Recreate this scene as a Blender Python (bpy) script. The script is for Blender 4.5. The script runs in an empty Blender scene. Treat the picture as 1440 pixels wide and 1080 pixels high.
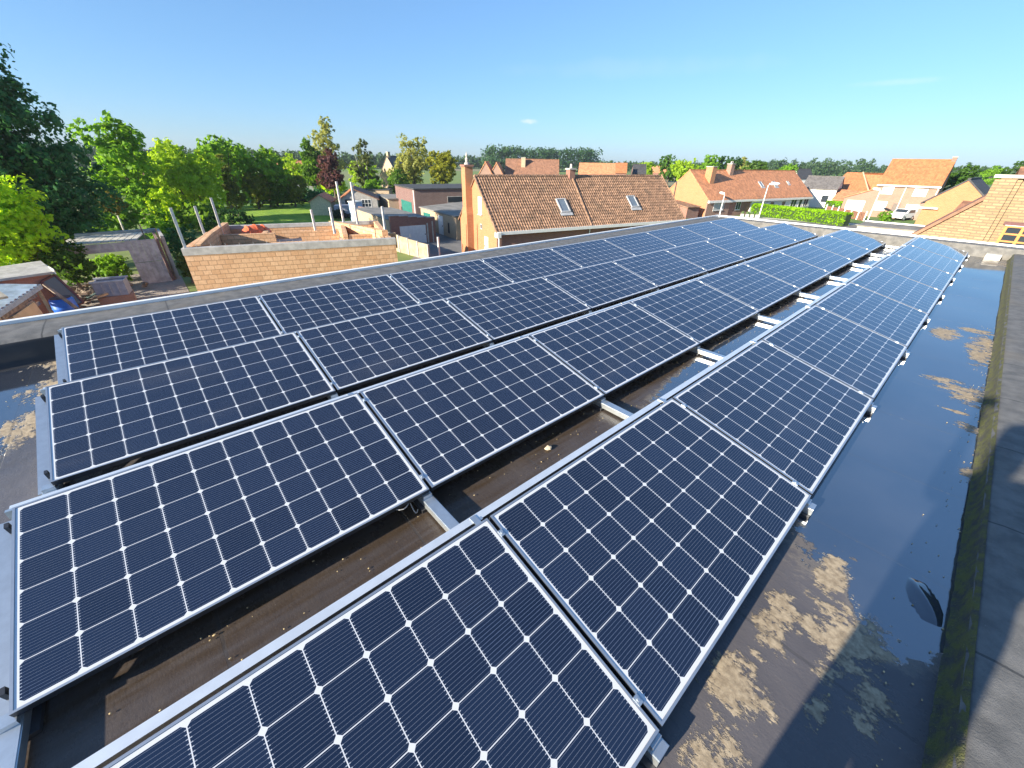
import bpy, math, random
import numpy as np
from mathutils import Vector, Matrix
R = math.radians
SC = bpy.context.scene
COL = SC.collection
G = -5.5            # street level (roof edge of our flat roof is about z = 0)
FZ = -0.35          # roof membrane level

# ------------------------------------------------------------------ camera
cd = bpy.data.cameras.new('camera'); cam = bpy.data.objects.new('camera', cd); COL.objects.link(cam)
cd.sensor_width = 36.0; cd.lens = 13.889; cd.clip_start = 0.03; cd.clip_end = 6000
RM = ((0.66075766, 0.75043262, 0.01581765), (0.37878627, -0.31518088, -0.87016204), (-0.64801256, 0.58095774, -0.49251175))
CAM = Vector((1.05724, 0.89256, 1.48445))
m = Matrix.Identity(4)
for i in range(3):
    m[i][0] = RM[0][i]; m[i][1] = -RM[1][i]; m[i][2] = -RM[2][i]; m[i][3] = CAM[i]
cam.matrix_world = m
SC.camera = cam
# ------------------------------------------------------------------ sky, sun, exposure
SUN_EL, SUN_AZ = 18.6, 186.0      # light travels towards azimuth 5.5 deg (from +Y, clockwise)
w = bpy.data.worlds.new('World'); SC.world = w; w.use_nodes = True
nt = w.node_tree; nt.nodes.clear()
sky = nt.nodes.new('ShaderNodeTexSky'); sky.sky_type = 'NISHITA'; sky.sun_disc = False
sky.sun_elevation = R(SUN_EL); sky.sun_rotation = R(SUN_AZ); sky.altitude = 0
sky.air_density = 1.0; sky.dust_density = 0.35; sky.ozone_density = 10.0
bg = nt.nodes.new('ShaderNodeBackground'); bg.inputs[1].default_value = 0.134
wo = nt.nodes.new('ShaderNodeOutputWorld')
gm = nt.nodes.new('ShaderNodeGamma'); gm.inputs[1].default_value = 0.7
nt.links.new(sky.outputs[0], gm.inputs[0]); hs = nt.nodes.new('ShaderNodeHueSaturation'); hs.inputs['Saturation'].default_value = 0.96
nt.links.new(gm.outputs[0], hs.inputs['Color'])
def wn(t, **kw):
    n = nt.nodes.new(t)
    for k_, v_ in kw.items(): setattr(n, k_, v_)
    return n
tc = wn('ShaderNodeTexCoord'); col_out = hs.outputs[0]
for (dx, dy, dz, wide, tall, amount, sc_) in ((-.722, .686, .072, .022, .006, .5, 60), (-.19, .975, .118, .07, .006, .22, 25), (-.55, .82, .16, .3, .02, .07, 14)):   # small wisps of cloud, placed by direction
    d = Vector((dx, dy, dz)).normalized(); e1 = Vector((d.y, -d.x, 0)).normalized(); e2 = e1.cross(d)
    acc = None
    for ax_, sz in ((e1, wide), (e2, tall)):
        dp = wn('ShaderNodeVectorMath', operation='DOT_PRODUCT'); nt.links.new(tc.outputs['Generated'], dp.inputs[0]); dp.inputs[1].default_value = ax_
        dv = wn('ShaderNodeMath', operation='DIVIDE'); nt.links.new(dp.outputs['Value'], dv.inputs[0]); dv.inputs[1].default_value = sz
        pw = wn('ShaderNodeMath', operation='MULTIPLY'); nt.links.new(dv.outputs[0], pw.inputs[0]); nt.links.new(dv.outputs[0], pw.inputs[1])
        if acc is None: acc = pw
        else:
            ad = wn('ShaderNodeMath', operation='ADD'); nt.links.new(acc.outputs[0], ad.inputs[0]); nt.links.new(pw.outputs[0], ad.inputs[1]); acc = ad
    fw = wn('ShaderNodeVectorMath', operation='DOT_PRODUCT'); nt.links.new(tc.outputs['Generated'], fw.inputs[0]); fw.inputs[1].default_value = d
    nz = wn('ShaderNodeTexNoise'); nt.links.new(tc.outputs['Generated'], nz.inputs['Vector']); nz.inputs['Scale'].default_value = sc_; nz.inputs['Detail'].default_value = 5
    mr = wn('ShaderNodeMapRange', interpolation_type='SMOOTHSTEP'); sb = wn('ShaderNodeMath', operation='MULTIPLY_ADD'); nt.links.new(nz.outputs['Fac'], sb.inputs[0]); sb.inputs[1].default_value = 2.2; sb.inputs[2].default_value = -1.1
    sc2 = wn('ShaderNodeMath', operation='SUBTRACT'); nt.links.new(sb.outputs[0], sc2.inputs[0]); nt.links.new(acc.outputs[0], sc2.inputs[1])
    nt.links.new(sc2.outputs[0], mr.inputs[0]); mr.inputs[1].default_value = -1.0; mr.inputs[2].default_value = .3; mr.inputs[3].default_value = 0; mr.inputs[4].default_value = amount
    gt = wn('ShaderNodeMath', operation='GREATER_THAN'); nt.links.new(fw.outputs['Value'], gt.inputs[0]); gt.inputs[1].default_value = 0
    ml = wn('ShaderNodeMath', operation='MULTIPLY'); nt.links.new(mr.outputs[0], ml.inputs[0]); nt.links.new(gt.outputs[0], ml.inputs[1])
    mx = wn('ShaderNodeMix', data_type='RGBA'); nt.links.new(ml.outputs[0], mx.inputs[0]); nt.links.new(col_out, mx.inputs[6]); mx.inputs[7].default_value = (3.1, 3.15, 3.2, 1); col_out = mx.outputs[2]
nt.links.new(col_out, bg.inputs[0]); nt.links.new(bg.outputs[0], wo.inputs[0])
sl = bpy.data.lights.new('sun', 'SUN'); sun = bpy.data.objects.new('sun', sl); COL.objects.link(sun)
sl.energy = 5.0; sl.angle = R(0.6); sl.color = (1.0, 0.90, 0.74)
a = R(SUN_AZ); e = R(SUN_EL)
sdir = Vector((math.sin(a)*math.cos(e), math.cos(a)*math.cos(e), math.sin(e)))
sun.rotation_euler = sdir.to_track_quat('Z', 'Y').to_euler(); sun.location = (-10, -30, 40)
SC.view_settings.view_transform = 'Standard'; SC.view_settings.look = 'None'
SC.view_settings.exposure = 1.42; SC.view_settings.gamma = 1
SC.render.film_transparent = False

# ------------------------------------------------------------------ node helpers
class V:
    def __init__(s, t, o): s.t, s.o = t, o
    def op(s, k, *b):
        n = s.t.nodes.new('ShaderNodeMath'); n.operation = k
        for i, x in enumerate((s,)+b):
            if isinstance(x, V): s.t.links.new(x.o, n.inputs[i])
            else: n.inputs[i].default_value = x
        return V(s.t, n.outputs[0])
    def __add__(s, b): return s.op('ADD', b)
    def __sub__(s, b): return s.op('SUBTRACT', b)
    def __mul__(s, b): return s.op('MULTIPLY', b)
    def __truediv__(s, b): return s.op('DIVIDE', b)
    def fr(s): return s.op('FRACT')
    def fl(s): return s.op('FLOOR')
    def ab(s): return s.op('ABSOLUTE')
    def gt(s, b): return s.op('GREATER_THAN', b)
    def lt(s, b): return s.op('LESS_THAN', b)
    def mx(s, b): return s.op('MAXIMUM', b)
    def mn(s, b): return s.op('MINIMUM', b)
    def ss(s, a, b):
        n = s.t.nodes.new('ShaderNodeMapRange'); n.interpolation_type = 'SMOOTHSTEP'
        s.t.links.new(s.o, n.inputs[0]); n.inputs[1].default_value = a; n.inputs[2].default_value = b
        return V(s.t, n.outputs[0])
class MT:
    """one procedural material"""
    def __init__(s, name):
        s.m = bpy.data.materials.new(name); s.m.use_nodes = True; s.t = s.m.node_tree
        s.b = s.t.nodes['Principled BSDF']; s.out = s.t.nodes['Material Output']
    def setv(s, k, v):
        if isinstance(v, V): s.t.links.new(v.o, s.b.inputs[k])
        elif isinstance(v, tuple): s.b.inputs[k].default_value = (*v, 1)
        else: s.b.inputs[k].default_value = v
        return s
    def pos(s):
        g = s.t.nodes.new('ShaderNodeNewGeometry'); return g.outputs['Position']
    def obj(s): return s.t.nodes.new('ShaderNodeTexCoord').outputs['Object']
    def uv(s): return s.t.nodes.new('ShaderNodeTexCoord').outputs['UV']
    def xyz(s, o):
        n = s.t.nodes.new('ShaderNodeSeparateXYZ'); s.t.links.new(o, n.inputs[0]); return [V(s.t, k) for k in n.outputs]
    def vec(s, x, y, z=0.0):
        n = s.t.nodes.new('ShaderNodeCombineXYZ')
        for i, q in enumerate((x, y, z)):
            if isinstance(q, V): s.t.links.new(q.o, n.inputs[i])
            else: n.inputs[i].default_value = q
        return n.outputs[0]
    def scale(s, o, sc):
        n = s.t.nodes.new('ShaderNodeMapping'); s.t.links.new(o, n.inputs[0]); n.inputs['Scale'].default_value = sc; return n.outputs[0]
    def noise(s, o, sc, det=4, rough=.55, dist=0):
        n = s.t.nodes.new('ShaderNodeTexNoise'); s.t.links.new(o, n.inputs['Vector'])
        n.inputs['Scale'].default_value = sc; n.inputs['Detail'].default_value = det; n.inputs['Roughness'].default_value = rough; n.inputs['Distortion'].default_value = dist
        return V(s.t, n.outputs['Fac'])
    def white(s, o):
        n = s.t.nodes.new('ShaderNodeTexWhiteNoise'); s.t.links.new(o, n.inputs['Vector']); return V(s.t, n.outputs['Value'])
    def mix(s, f, a, b):
        n = s.t.nodes.new('ShaderNodeMix'); n.data_type = 'RGBA'
        for k, q in ((0, f), (6, a), (7, b)):
            if isinstance(q, V): s.t.links.new(q.o, n.inputs[k])
            elif isinstance(q, tuple): n.inputs[k].default_value = (*q, 1)
            else: n.inputs[k].default_value = q
        return V(s.t, n.outputs[2])
    def bump(s, h, d=.01, st=1.0):
        n = s.t.nodes.new('ShaderNodeBump'); s.t.links.new(h.o, n.inputs['Height']); n.inputs['Distance'].default_value = d; n.inputs['Strength'].default_value = st
        s.t.links.new(n.outputs[0], s.b.inputs['Normal']); return s
MATS = {}
def plain(name, c, rough=.6, metal=0., var=.18, sc=6., bump=0.):
    if name in MATS: return MATS[name]
    k = MT(name); n = k.noise(k.obj(), sc, 5, .6)
    c2 = tuple(x*(1-var) for x in c); c1 = tuple(min(1, x*(1+var)) for x in c)
    k.setv('Base Color', k.mix(n.ss(.3, .7), c2, c1)).setv('Roughness', rough).setv('Metallic', metal)
    if bump: k.bump(n, bump)
    MATS[name] = k.m; return k.m
def brick(name, c1, c2, mort, bw=.21, bh=.065, mw=.010, grime=.25, b=.006):
    k = MT(name); n = k.t.nodes.new('ShaderNodeTexBrick'); k.t.links.new(k.uv(), n.inputs['Vector'])
    n.inputs['Scale'].default_value = 1; n.inputs['Brick Width'].default_value = bw; n.inputs['Row Height'].default_value = bh
    n.inputs['Mortar Size'].default_value = mw; n.inputs['Mortar Smooth'].default_value = .3; n.inputs['Bias'].default_value = 0
    n.inputs['Color1'].default_value = (*c1, 1); n.inputs['Color2'].default_value = (*c2, 1); n.inputs['Mortar'].default_value = (*mort, 1)
    big = k.noise(k.obj(), .9, 5, .6); fine = k.noise(k.obj(), 9, 3)
    col = k.mix((big.ss(.45, .8)*grime + fine.ss(.5, .9)*grime*.6), V(k.t, n.outputs[0]), tuple(x*.45 for x in c1))
    k.setv('Base Color', col).setv('Roughness', .85)
    k.bump((V(k.t, n.outputs[1])*-1.0) + fine*.5, b)
    return k.m
def tiles(name, c, tw=.22, th=.30, var=.25, moss=.15):
    k = MT(name); u, v, _ = k.xyz(k.uv())
    id_ = k.white(k.vec((u/tw).fl(), (v/th).fl()))
    big = k.noise(k.obj(), .7, 5, .65); col = k.mix(id_, tuple(x*(1-var) for x in c), tuple(x*(1+var) for x in c))
    col = k.mix(big.ss(.5, .85)*moss*2, col, (.09, .075, .05))
    h = (((u/tw).fr() - .5).ab()*2.0) + (v/th).fr()*-.7
    k.setv('Base Color', col).setv('Roughness', .75).bump(h, .02, .8); return k.m

# ------------------------------------------------------------------ mesh builder
class MB:
    def __init__(s): s.v = []; s.f = []
    def poly(s, pts):
        n = len(s.v); s.v += [tuple(p) for p in pts]; s.f.append(tuple(range(n, n+len(pts)))); return s
    def hexa(s, p):   # 8 points: bottom 4 ccw, top 4 ccw
        n = len(s.v); s.v += [tuple(q) for q in p]
        s.f += [tuple(n+i for i in f) for f in ((3,2,1,0),(4,5,6,7),(0,1,5,4),(1,2,6,5),(2,3,7,6),(3,0,4,7))]; return s
    def box(s, x0, y0, z0, x1, y1, z1):
        x0, x1 = min(x0, x1), max(x0, x1); y0, y1 = min(y0, y1), max(y0, y1); z0, z1 = min(z0, z1), max(z0, z1)
        return s.hexa([(x0,y0,z0),(x1,y0,z0),(x1,y1,z0),(x0,y1,z0),(x0,y0,z1),(x1,y0,z1),(x1,y1,z1),(x0,y1,z1)])
    def prism(s, poly, d):   # polygon (ccw seen from the tip of d) extruded by d
        d = Vector(d); n = len(s.v); k = len(poly)
        s.v += [tuple(p) for p in poly] + [tuple(Vector(p)+d) for p in poly]
        s.f.append(tuple(n+i for i in reversed(range(k)))); s.f.append(tuple(n+k+i for i in range(k)))
        for i in range(k):
            j = (i+1) % k; s.f.append((n+i, n+j, n+k+j, n+k+i))
        return s
    def tube(s, pts, rad, n=10, caps=True):
        pts = [Vector(p) for p in pts]; rs = rad if isinstance(rad, (list, tuple)) else [rad]*len(pts); base = len(s.v)
        for i, p in enumerate(pts):
            t = (pts[min(i+1, len(pts)-1)] - pts[max(i-1, 0)]).normalized()
            a = t.cross(Vector((0, 0, 1)) if abs(t.z) < .9 else Vector((1, 0, 0))).normalized(); b = t.cross(a)
            for q in range(n):
                an = 2*math.pi*q/n; s.v.append(tuple(p + (a*math.cos(an) + b*math.sin(an))*rs[i]))
        for i in range(len(pts)-1):
            for q in range(n):
                r = (q+1) % n; s.f.append((base+i*n+q, base+i*n+r, base+(i+1)*n+r, base+(i+1)*n+q))
        if caps:
            s.f.append(tuple(base+q for q in reversed(range(n)))); s.f.append(tuple(base+(len(pts)-1)*n+q for q in range(n)))
        return s
    def beam(s, p, q, wd, ht):   # box between two points
        p, q = Vector(p), Vector(q); t = (q-p).normalized()
        a = t.cross(Vector((0, 0, 1)) if abs(t.z) < .95 else Vector((1, 0, 0))).normalized()*wd/2; b = a.cross(t).normalized()*ht/2
        return s.hexa([p-a-b, p+a-b, q+a-b, q-a-b, p-a+b, p+a+b, q+a+b, q-a+b])
    def blob(s, c, r, seg=14, rings=8, seed=0, j=.0, zmin=None):
        rnd = random.Random(seed); n = len(s.v)
        for i in range(rings+1):
            th = math.pi*i/rings
            for q in range(seg):
                ph = 2*math.pi*q/seg; k = 1 + rnd.uniform(-j, j)
                z = c[2] + r[2]*math.cos(th)*k
                if zmin is not None: z = max(zmin, z)
                s.v.append((c[0]+r[0]*math.sin(th)*math.cos(ph)*k, c[1]+r[1]*math.sin(th)*math.sin(ph)*k, z))
        for i in range(rings):
            for q in range(seg):
                p = (q+1) % seg; s.f.append((n+i*seg+q, n+(i+1)*seg+q, n+(i+1)*seg+p, n+i*seg+p))
        return s
    def build(s, name, mat, parent=None, smooth=False, uvs=None):
        me = bpy.data.meshes.new(name); me.from_pydata(s.v, [], s.f); me.update()
        uv = me.uv_layers.new(name='UVMap')
        for p in me.polygons:
            n = p.normal
            if abs(n.z) > .99: t, b = Vector((1, 0, 0)), Vector((0, 1, 0))
            else:
                t = Vector((0, 0, 1)).cross(n).normalized(); b = n.cross(t)
            for li in p.loop_indices:
                c = me.vertices[me.loops[li].vertex_index].co; uv.data[li].uv = (c.dot(t), c.dot(b))
            p.use_smooth = smooth
        for mm in (mat if isinstance(mat, (list, tuple)) else [mat]): me.materials.append(mm)
        o = bpy.data.objects.new(name, me); COL.objects.link(o)
        if parent: o.parent = parent
        return o
def thing(name, label, cat, loc=(0, 0, 0), rz=0, group=None):
    o = bpy.data.objects.new(name, None); COL.objects.link(o); o.empty_display_size = .2
    o.location = loc; o.rotation_euler = (0, 0, rz); return tag(o, label, cat, group)
def tag(o, label, cat, group=None):
    o['label'] = label; o['category'] = cat
    if group: o['group'] = group
    return o
def struct(o, kind='structure'):
    o['kind'] = kind; return o
def kids(o): return [c for c in bpy.data.objects if c.parent == o]
def dup(root, loc, rz=None, label=None, table=None):
    r = root.copy(); COL.objects.link(r); r.location = loc
    if rz is not None: r.rotation_euler = rz
    if label: r['label'] = label
    for ch in (table or kids(root)):
        c = ch.copy(); COL.objects.link(c); c.parent = r
    return r

# ------------------------------------------------------------------ materials
ALU = plain('aluminium', (.62, .66, .68), .38, .85, .06, 20)
ALUW = plain('bare_mill_aluminium', (.84, .87, .88), .38, .6, .05, 12)
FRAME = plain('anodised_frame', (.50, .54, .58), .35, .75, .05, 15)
FRAMES = plain('shaded_frame_side', (.055, .06, .07), .4, .5, .1, 15)  # silver frame again, darkened in colour for its shaded sides
STEELD = plain('dark_steel', (.06, .06, .065), .5, .4)
WHITEP = plain('white_paint', (.78, .77, .73), .5, 0, .06, 4)
WHITET = plain('white_metal_trim', (.82, .82, .80), .4, 0, .05, 3)
CONC = plain('concrete', (.40, .38, .35), .85, 0, .2, 3, .004)
CONCP = plain('pale_concrete', (.52, .49, .42), .85, 0, .2, 2.5, .004)
GLASS = MT('window_glass').setv('Base Color', (.03, .04, .05)).setv('Roughness', .06).m
PALEGLASS = MT('curtained_glass').setv('Base Color', (.42, .44, .44)).setv('Roughness', .12).m
WOOD = plain('pale_wood', (.42, .30, .18), .75, 0, .3, 5)
OLDWOOD = plain('weathered_wood', (.24, .18, .13), .85, 0, .45, 4)
DKRED = plain('dark_red_wood', (.11, .035, .035), .6)
ORANGEW = plain('orange_varnished_wood', (.55, .20, .04), .45, 0, .15, 5)
BLUEP = plain('blue_plastic', (.02, .13, .55), .4, 0, .1)
ORANGEP = plain('orange_plastic', (.60, .13, .05), .55, 0, .2, 2)
GREYP = plain('grey_plastic', (.30, .32, .38), .5, 0, .12)
GREEND = plain('green_painted_boards', (.02, .16, .13), .6, 0, .2, 3)
ROOFELT = plain('grey_roofing_felt', (.20, .19, .17), .9, 0, .25, 1.2, .003)
BITUD = plain('dark_bitumen', (.05, .05, .05), .75, 0, .3, 1.5, .003)
B_ORANGE = brick('orange_brick', (.54, .215, .085), (.46, .17, .065), (.42, .27, .17))
B_RED = brick('red_brick', (.36, .14, .09), (.28, .10, .07), (.30, .24, .2))
B_DARK = brick('dark_red_brick', (.20, .09, .075), (.15, .07, .06), (.26, .22, .2), grime=.35)
B_PINK = brick('pinkish_brick', (.36, .19, .135), (.31, .16, .11), (.32, .25, .2))
B_PALE = brick('pale_tan_brick', (.52, .36, .21), (.46, .30, .16), (.5, .42, .33))
B_YEL = brick('rough_yellow_brick', (.36, .25, .14), (.28, .185, .10), (.22, .165, .11), .24, .085, .012, .2, .02)
B_PAINT = brick('white_painted_brick', (.74, .73, .71), (.70, .69, .67), (.66, .66, .65), grime=.12)
B_BLOCK = brick('hollow_clay_block', (.71, .44, .25), (.58, .325, .165), (.40, .23, .12), .31, .2, .010, .3, .02)
T_OR = tiles('orange_clay_tiles', (.50, .22, .105))
T_BR = tiles('brown_clay_tiles', (.25, .125, .075))
T_BRO = tiles('bright_orange_tiles', (.40, .15, .06), var=.2, moss=.05)
T_GREY = tiles('grey_slate_tiles', (.13, .12, .115))
T_DK = tiles('dark_slate_tiles', (.05, .05, .055))
PANT = tiles('pantile_clay', (.255, .15, .092), .205, .28, .4, .4)

# solar laminate ------------------------------------------------------------
PL, PW, TILT, PITCH = 1.687, .99, R(13.6), 1.705
def laminate():
    k = MT('monocrystalline_cells'); u, v, _ = k.xyz(k.uv())
    mg = .0225; pu = (PL-2*mg)/10; pv = (PW-2*mg)/6
    a = (u-mg)/pu; b = (v-mg)/pv
    inside = a.gt(0.)*a.lt(10.)*b.gt(0.)*b.lt(6.)
    cu = (a.fr()-.5).ab(); cv = (b.fr()-.5).ab()
    cell = inside*cu.lt(.490)*cv.lt(.490)*(cu+cv).lt(.905)
    lines = ((b.fr()*12.0).fr()-.5).ab().lt(.045)
    ticks = ((b.fr()*12.0).fr()-.5).ab().lt(.10)*cu.gt(.452)
    oi = k.t.nodes.new('ShaderNodeObjectInfo'); rnd = V(k.t, oi.outputs['Random'])
    tone = k.white(k.vec(a.fl(), b.fl(), rnd))
    cc = k.mix(tone, (.006, .011, .030), (.010, .018, .045))
    cc = k.mix(lines*.42, cc, (.30, .34, .42)); cc = k.mix(ticks*.75, cc, (.5, .54, .6))
    col = k.mix(cell, (.70, .71, .72), cc)
    dust = k.noise(k.scale(k.pos(), (1, .35, 1)), 2.2, 6, .65)
    col = k.mix(dust.ss(.5, .85)*(rnd*.07+.012), col, (.5, .45, .38))
    smear = k.noise(k.pos(), 5.5, 5, .6)
    k.setv('Base Color', col).setv('Roughness', smear.ss(.2, .9)*.07+.045).setv('IOR', 1.8)
    return k.m
LAM = laminate()

# wet, muddy roof membrane ----------------------------------------------------
def membrane():
    k = MT('bitumen_roof_membrane'); P = k.pos(); x, y, z = k.xyz(P)
    fine = k.noise(k.scale(P, (1, 1, 1)), 38, 4, .7); med = k.noise(k.scale(P, (1.7, 2.9, 1)), 3.2, 9, .72); big = k.noise(P, 1.1, 5, .6)
    ragged = (med-.5)*4.2 + (fine-.5)*1.5
    def field(blobs):
        r = None
        for cx, cy, rx, ry in blobs:
            d = (((x-cx)/rx)*((x-cx)/rx)) + (((y-cy)/ry)*((y-cy)/ry))
            d = d*-1.0 + 1.0
            r = d if r is None else r.mx(d)
        return r.mx(-1.5)
    mudf = field([(1.32, 2.66, .20, .26), (1.20, 2.98, .08, .18), (1.10, 2.50, .08, .24), (1.45, 2.45, .08, .14), (1.09, 2.12, .13, .16), (1.14, 1.80, .12, .16), (1.33, 2.25, .05, .10), (1.52, 6.2, .20, .26), (1.36, 6.4, .18, .12),
                  (1.56, 5.43, .09, .09), (1.48, 5.7, .12, .035), (1.61, 4.65, .06, .10), (1.20, 8.2, .15, .34), (1.54, 7.8, .14, .7), (1.45, 8.6, .18, .12),
                  (1.45, 14.9, .3, .35), (-4.62, -.05, .28, .30), (-3.25, -.25, .35, .18), (-3.9, -.15, .3, .2)])
    mud = (mudf*.8 + ragged*1.15 - .25).ss(.0, .34)
    wetf = field([(1.15, 10.5, .75, 5.6), (1.2, 5.0, .62, 2.0), (1.46, 3.25, .22, .55), (1.52, 3.6, .14, .6), (-4.0, -.55, 1.3, .42), (-.3, 6., .22, 2.2), (-.25, 10., .25, 4.)])
    wet = (wetf + ragged*.3).ss(.02, .07)*(mud*-1.0+1.0)
    inner = (x-1.60).gt(0.)
    streak = k.noise(k.scale(P, (14, 1.2, 1)), 2.0, 4)
    gap = (x.gt(-1.6)*x.lt(.1)*y.gt(-.05))
    base = k.mix(big.ss(.3, .7), (.075, .070, .073), (.125, .114, .114))
    base = k.mix(gap*(streak.ss(.3, .75)*.4+.58), base, (.050, .033, .018))
    base = k.mix(fine.gt(.74)*.5, base, (.34, .30, .25))
    wetc = k.mix(big.ss(.3, .7), (.020, .028, .045), (.045, .052, .068))
    ring = (wetf + ragged*.3).ss(-.22, -.02)*(wet*-1.0+1.0)
    col = k.mix(ring*.45, base, (.22, .19, .15))
    col = k.mix(wet, col, wetc)
    mudc = k.mix(fine.ss(.3, .75), (.24, .185, .12), (.46, .37, .25))
    col = k.mix(mud, col, mudc)
    seam = ((y*(1/.92)+.35 + (big-.5)*.05).fr()-.5).ab().gt(.492)
    col = k.mix(seam*.4, col, (.05, .048, .046))
    damp = med.ss(.35, .65)*.22+.16
    rough = damp*(wet*-1.0+1.0) + wet*.025
    rough = rough*(mud*-1.0+1.0) + mud*.8
    h = fine*.25*(wet*-1.0+1.0) + med*.8*(wet*-.9+1.0) + mud*.7 + seam*-.7*(wet*-.8+1.0)
    k.setv('Base Color', col).setv('Roughness', rough).setv('IOR', wet*1.9+1.5).bump(h, .006, .7)
    return k.m
MEMB = membrane()
def cap_sheet():
    k = MT('mineral_cap_sheet'); P = k.pos(); x, y, z = k.xyz(P)
    fine = k.noise(P, 120, 3, .8); med = k.noise(P, 9, 5, .6); big = k.noise(P, 1.4, 4)
    col = k.mix(med.ss(.3, .7), (.095, .094, .090), (.165, .16, .15)); col = k.mix(fine.gt(.72)*.6, col, (.5, .48, .45))
    col = k.mix(big.ss(.5, .75)*.5, col, (.20, .17, .125))
    seam = ((y*(1/1.02)+.18).fr()-.5).ab().gt(.4935); col = k.mix(seam*.8, col, (.04, .04, .04))
    k.setv('Base Color', col).setv('Roughness', .72).bump(fine*.7+med*.6, .006, .7); return k.m
CAP = cap_sheet()
def mossm():
    k = MT('mossy_upstand'); P = k.pos(); n = k.noise(P, 14, 6, .7); f = k.noise(P, 70, 3, .8)
    col = k.mix(n.ss(.35, .62), (.085, .083, .075), (.15, .155, .045)); col = k.mix(f.gt(.66)*.7, col, (.36, .32, .12))
    k.setv('Base Color', col).setv('Roughness', .95).bump(n*1.0+f*.6, .03, 1.0); return k.m
MOSS = mossm()

# ------------------------------------------------------------------ our flat-roofed building
XL, XLi, XR, XRo, YF, YFo, YN = -5.36, -4.72, 1.60, 3.4, 15.75, 16.15, -3.5
TOPL, TOPR, TOPF = -.10, -.20, -.10
bld = thing('flat_roof_building', 'flat roofed building with dark bitumen roof and low parapets carrying the solar panels', 'building', (0, 0, G))
H0 = -G
mb = MB()
nx, ny = 64, 160
gx = np.linspace(XLi, XR+.05, nx); gy = np.linspace(YN, YF, ny); rr = np.random.RandomState(2)
for j in range(ny):
    for i in range(nx): mb.v.append((gx[i], gy[j], FZ+H0+.003*math.sin(gx[i]*3.1+gy[j])*math.sin(gy[j]*2.3)))
for j in range(ny-1):
    for i in range(nx-1): mb.f.append((j*nx+i, j*nx+i+1, (j+1)*nx+i+1, (j+1)*nx+i))
mb.build('roof_membrane', MEMB, bld, True)
MB().box(XL+.02, YN, 0, XRo-.02, YFo-.02, H0+FZ-.02).build('wall', B_RED, bld)
def strip(profile, y0, y1, n, jit, seed):     # profile of (x, z) swept along Y
    b = MB(); r = random.Random(seed); k = len(profile); ys = [y0+(y1-y0)*i/n for i in range(n+1)]
    for yy in ys:
        for i, (px_, pz) in enumerate(profile):
            e_ = 0 if i in (0, k-1) else jit
            b.v.append((px_+r.uniform(-e_, e_), yy, pz+H0+r.uniform(-e_, e_)))
    for j in range(n):
        for i in range(k-1): b.f.append((j*k+i, j*k+i+1, (j+1)*k+i+1, (j+1)*k+i))
    return b
def fixn(b):
    b.f = [tuple(reversed(f)) for f in b.f]; return b
p1 = fixn(strip([(XL+.03, FZ), (XL+.03, TOPL+.01), (XL+.30, TOPL+.012), (XLi-.07, TOPL), (XLi-.018, TOPL-.02)], YN, YF+.05, 60, .004, 1)); fixn(p1)
o = fixn(p1).build('parapet', CAP, bld, True)
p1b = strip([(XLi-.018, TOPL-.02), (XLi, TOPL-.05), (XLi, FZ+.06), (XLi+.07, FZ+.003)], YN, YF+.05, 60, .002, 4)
fixn(p1b).build('upstand', plain('shaded_upstand_felt', (.022, .022, .024), .6, 0, .3, 2, .003), bld, True)  # shade on the parapet's inner side put into this near-black colour
p2 = strip([(XR+.05, TOPR-.03), (XR+.065, TOPR-.008), (XR+.12, TOPR), (XR+.5, TOPR+.01), (XRo, TOPR+.02), (XRo, FZ)], YN, YF+.05, 80, .003, 2)
fixn(p2).build('parapet', CAP, bld, True)
p3 = strip([(XR+.018, FZ-.004), (XR+.036, FZ+.014), (XR+.046, FZ+.06), (XR+.053, TOPR-.02), (XR+.066, TOPR-.004)], YN, YF, 300, .005, 3)
fixn(p3).build('moss_strip', MOSS, bld, True)
b = MB().hexa([(XLi+.0, YF, H0+FZ-.01), (XRo, YF, H0+FZ-.01), (XRo, YFo, H0+FZ-.01), (XL+.03, YFo, H0+FZ-.01), (XLi+.0, YF, H0+TOPF), (XRo, YF, H0+TOPF), (XRo, YFo, H0+TOPF+.008), (XL+.03, YFo, H0+TOPF+.008)])
b.build('parapet', CAP, bld)
MB().box(XL-.03, YN, H0+TOPL-.06, XL+.035, YFo+.03, H0+TOPL+.045).build('edge_trim', WHITET, bld)
MB().box(XL+.037, YFo-.03, H0+TOPF-.06, XRo, YFo+.03, H0+TOPF+.045).build('edge_trim', WHITET, bld)
MB().box(XR-.35, YF-.3, H0+FZ+.0, XR-.1, YF-.06, H0+FZ+.12).build('outlet_box', CONCP, bld)
# blistered flap of membrane lying in the puddle
b = MB(); n1, n2 = 18, 12
for j in range(n2):
    for i in range(n1):
        s, t = i/(n1-1)*2-1, j/(n2-1)*2-1
        r2 = s*s+t*t; hgt = max(0, 1-r2)*.012 + .010*math.exp(-((s+t*.6)**2)*14)*max(0, 1-r2)
        b.v.append((s*.07, t*.15, hgt - (.01 if r2 > .97 else 0)))
for j in range(n2-1):
    for i in range(n1-1): b.f.append((j*n1+i, j*n1+i+1, (j+1)*n1+i+1, (j+1)*n1+i))
bl = b.build('membrane_blister', MT('wet_bitumen_flap').setv('Base Color', (.03, .038, .055)).setv('Roughness', .10).setv('IOR', 2.4).m, bld, True); bl.location = (1.535, 3.18, H0+FZ+.001); bl.rotation_euler = (0, 0, R(18))

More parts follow.
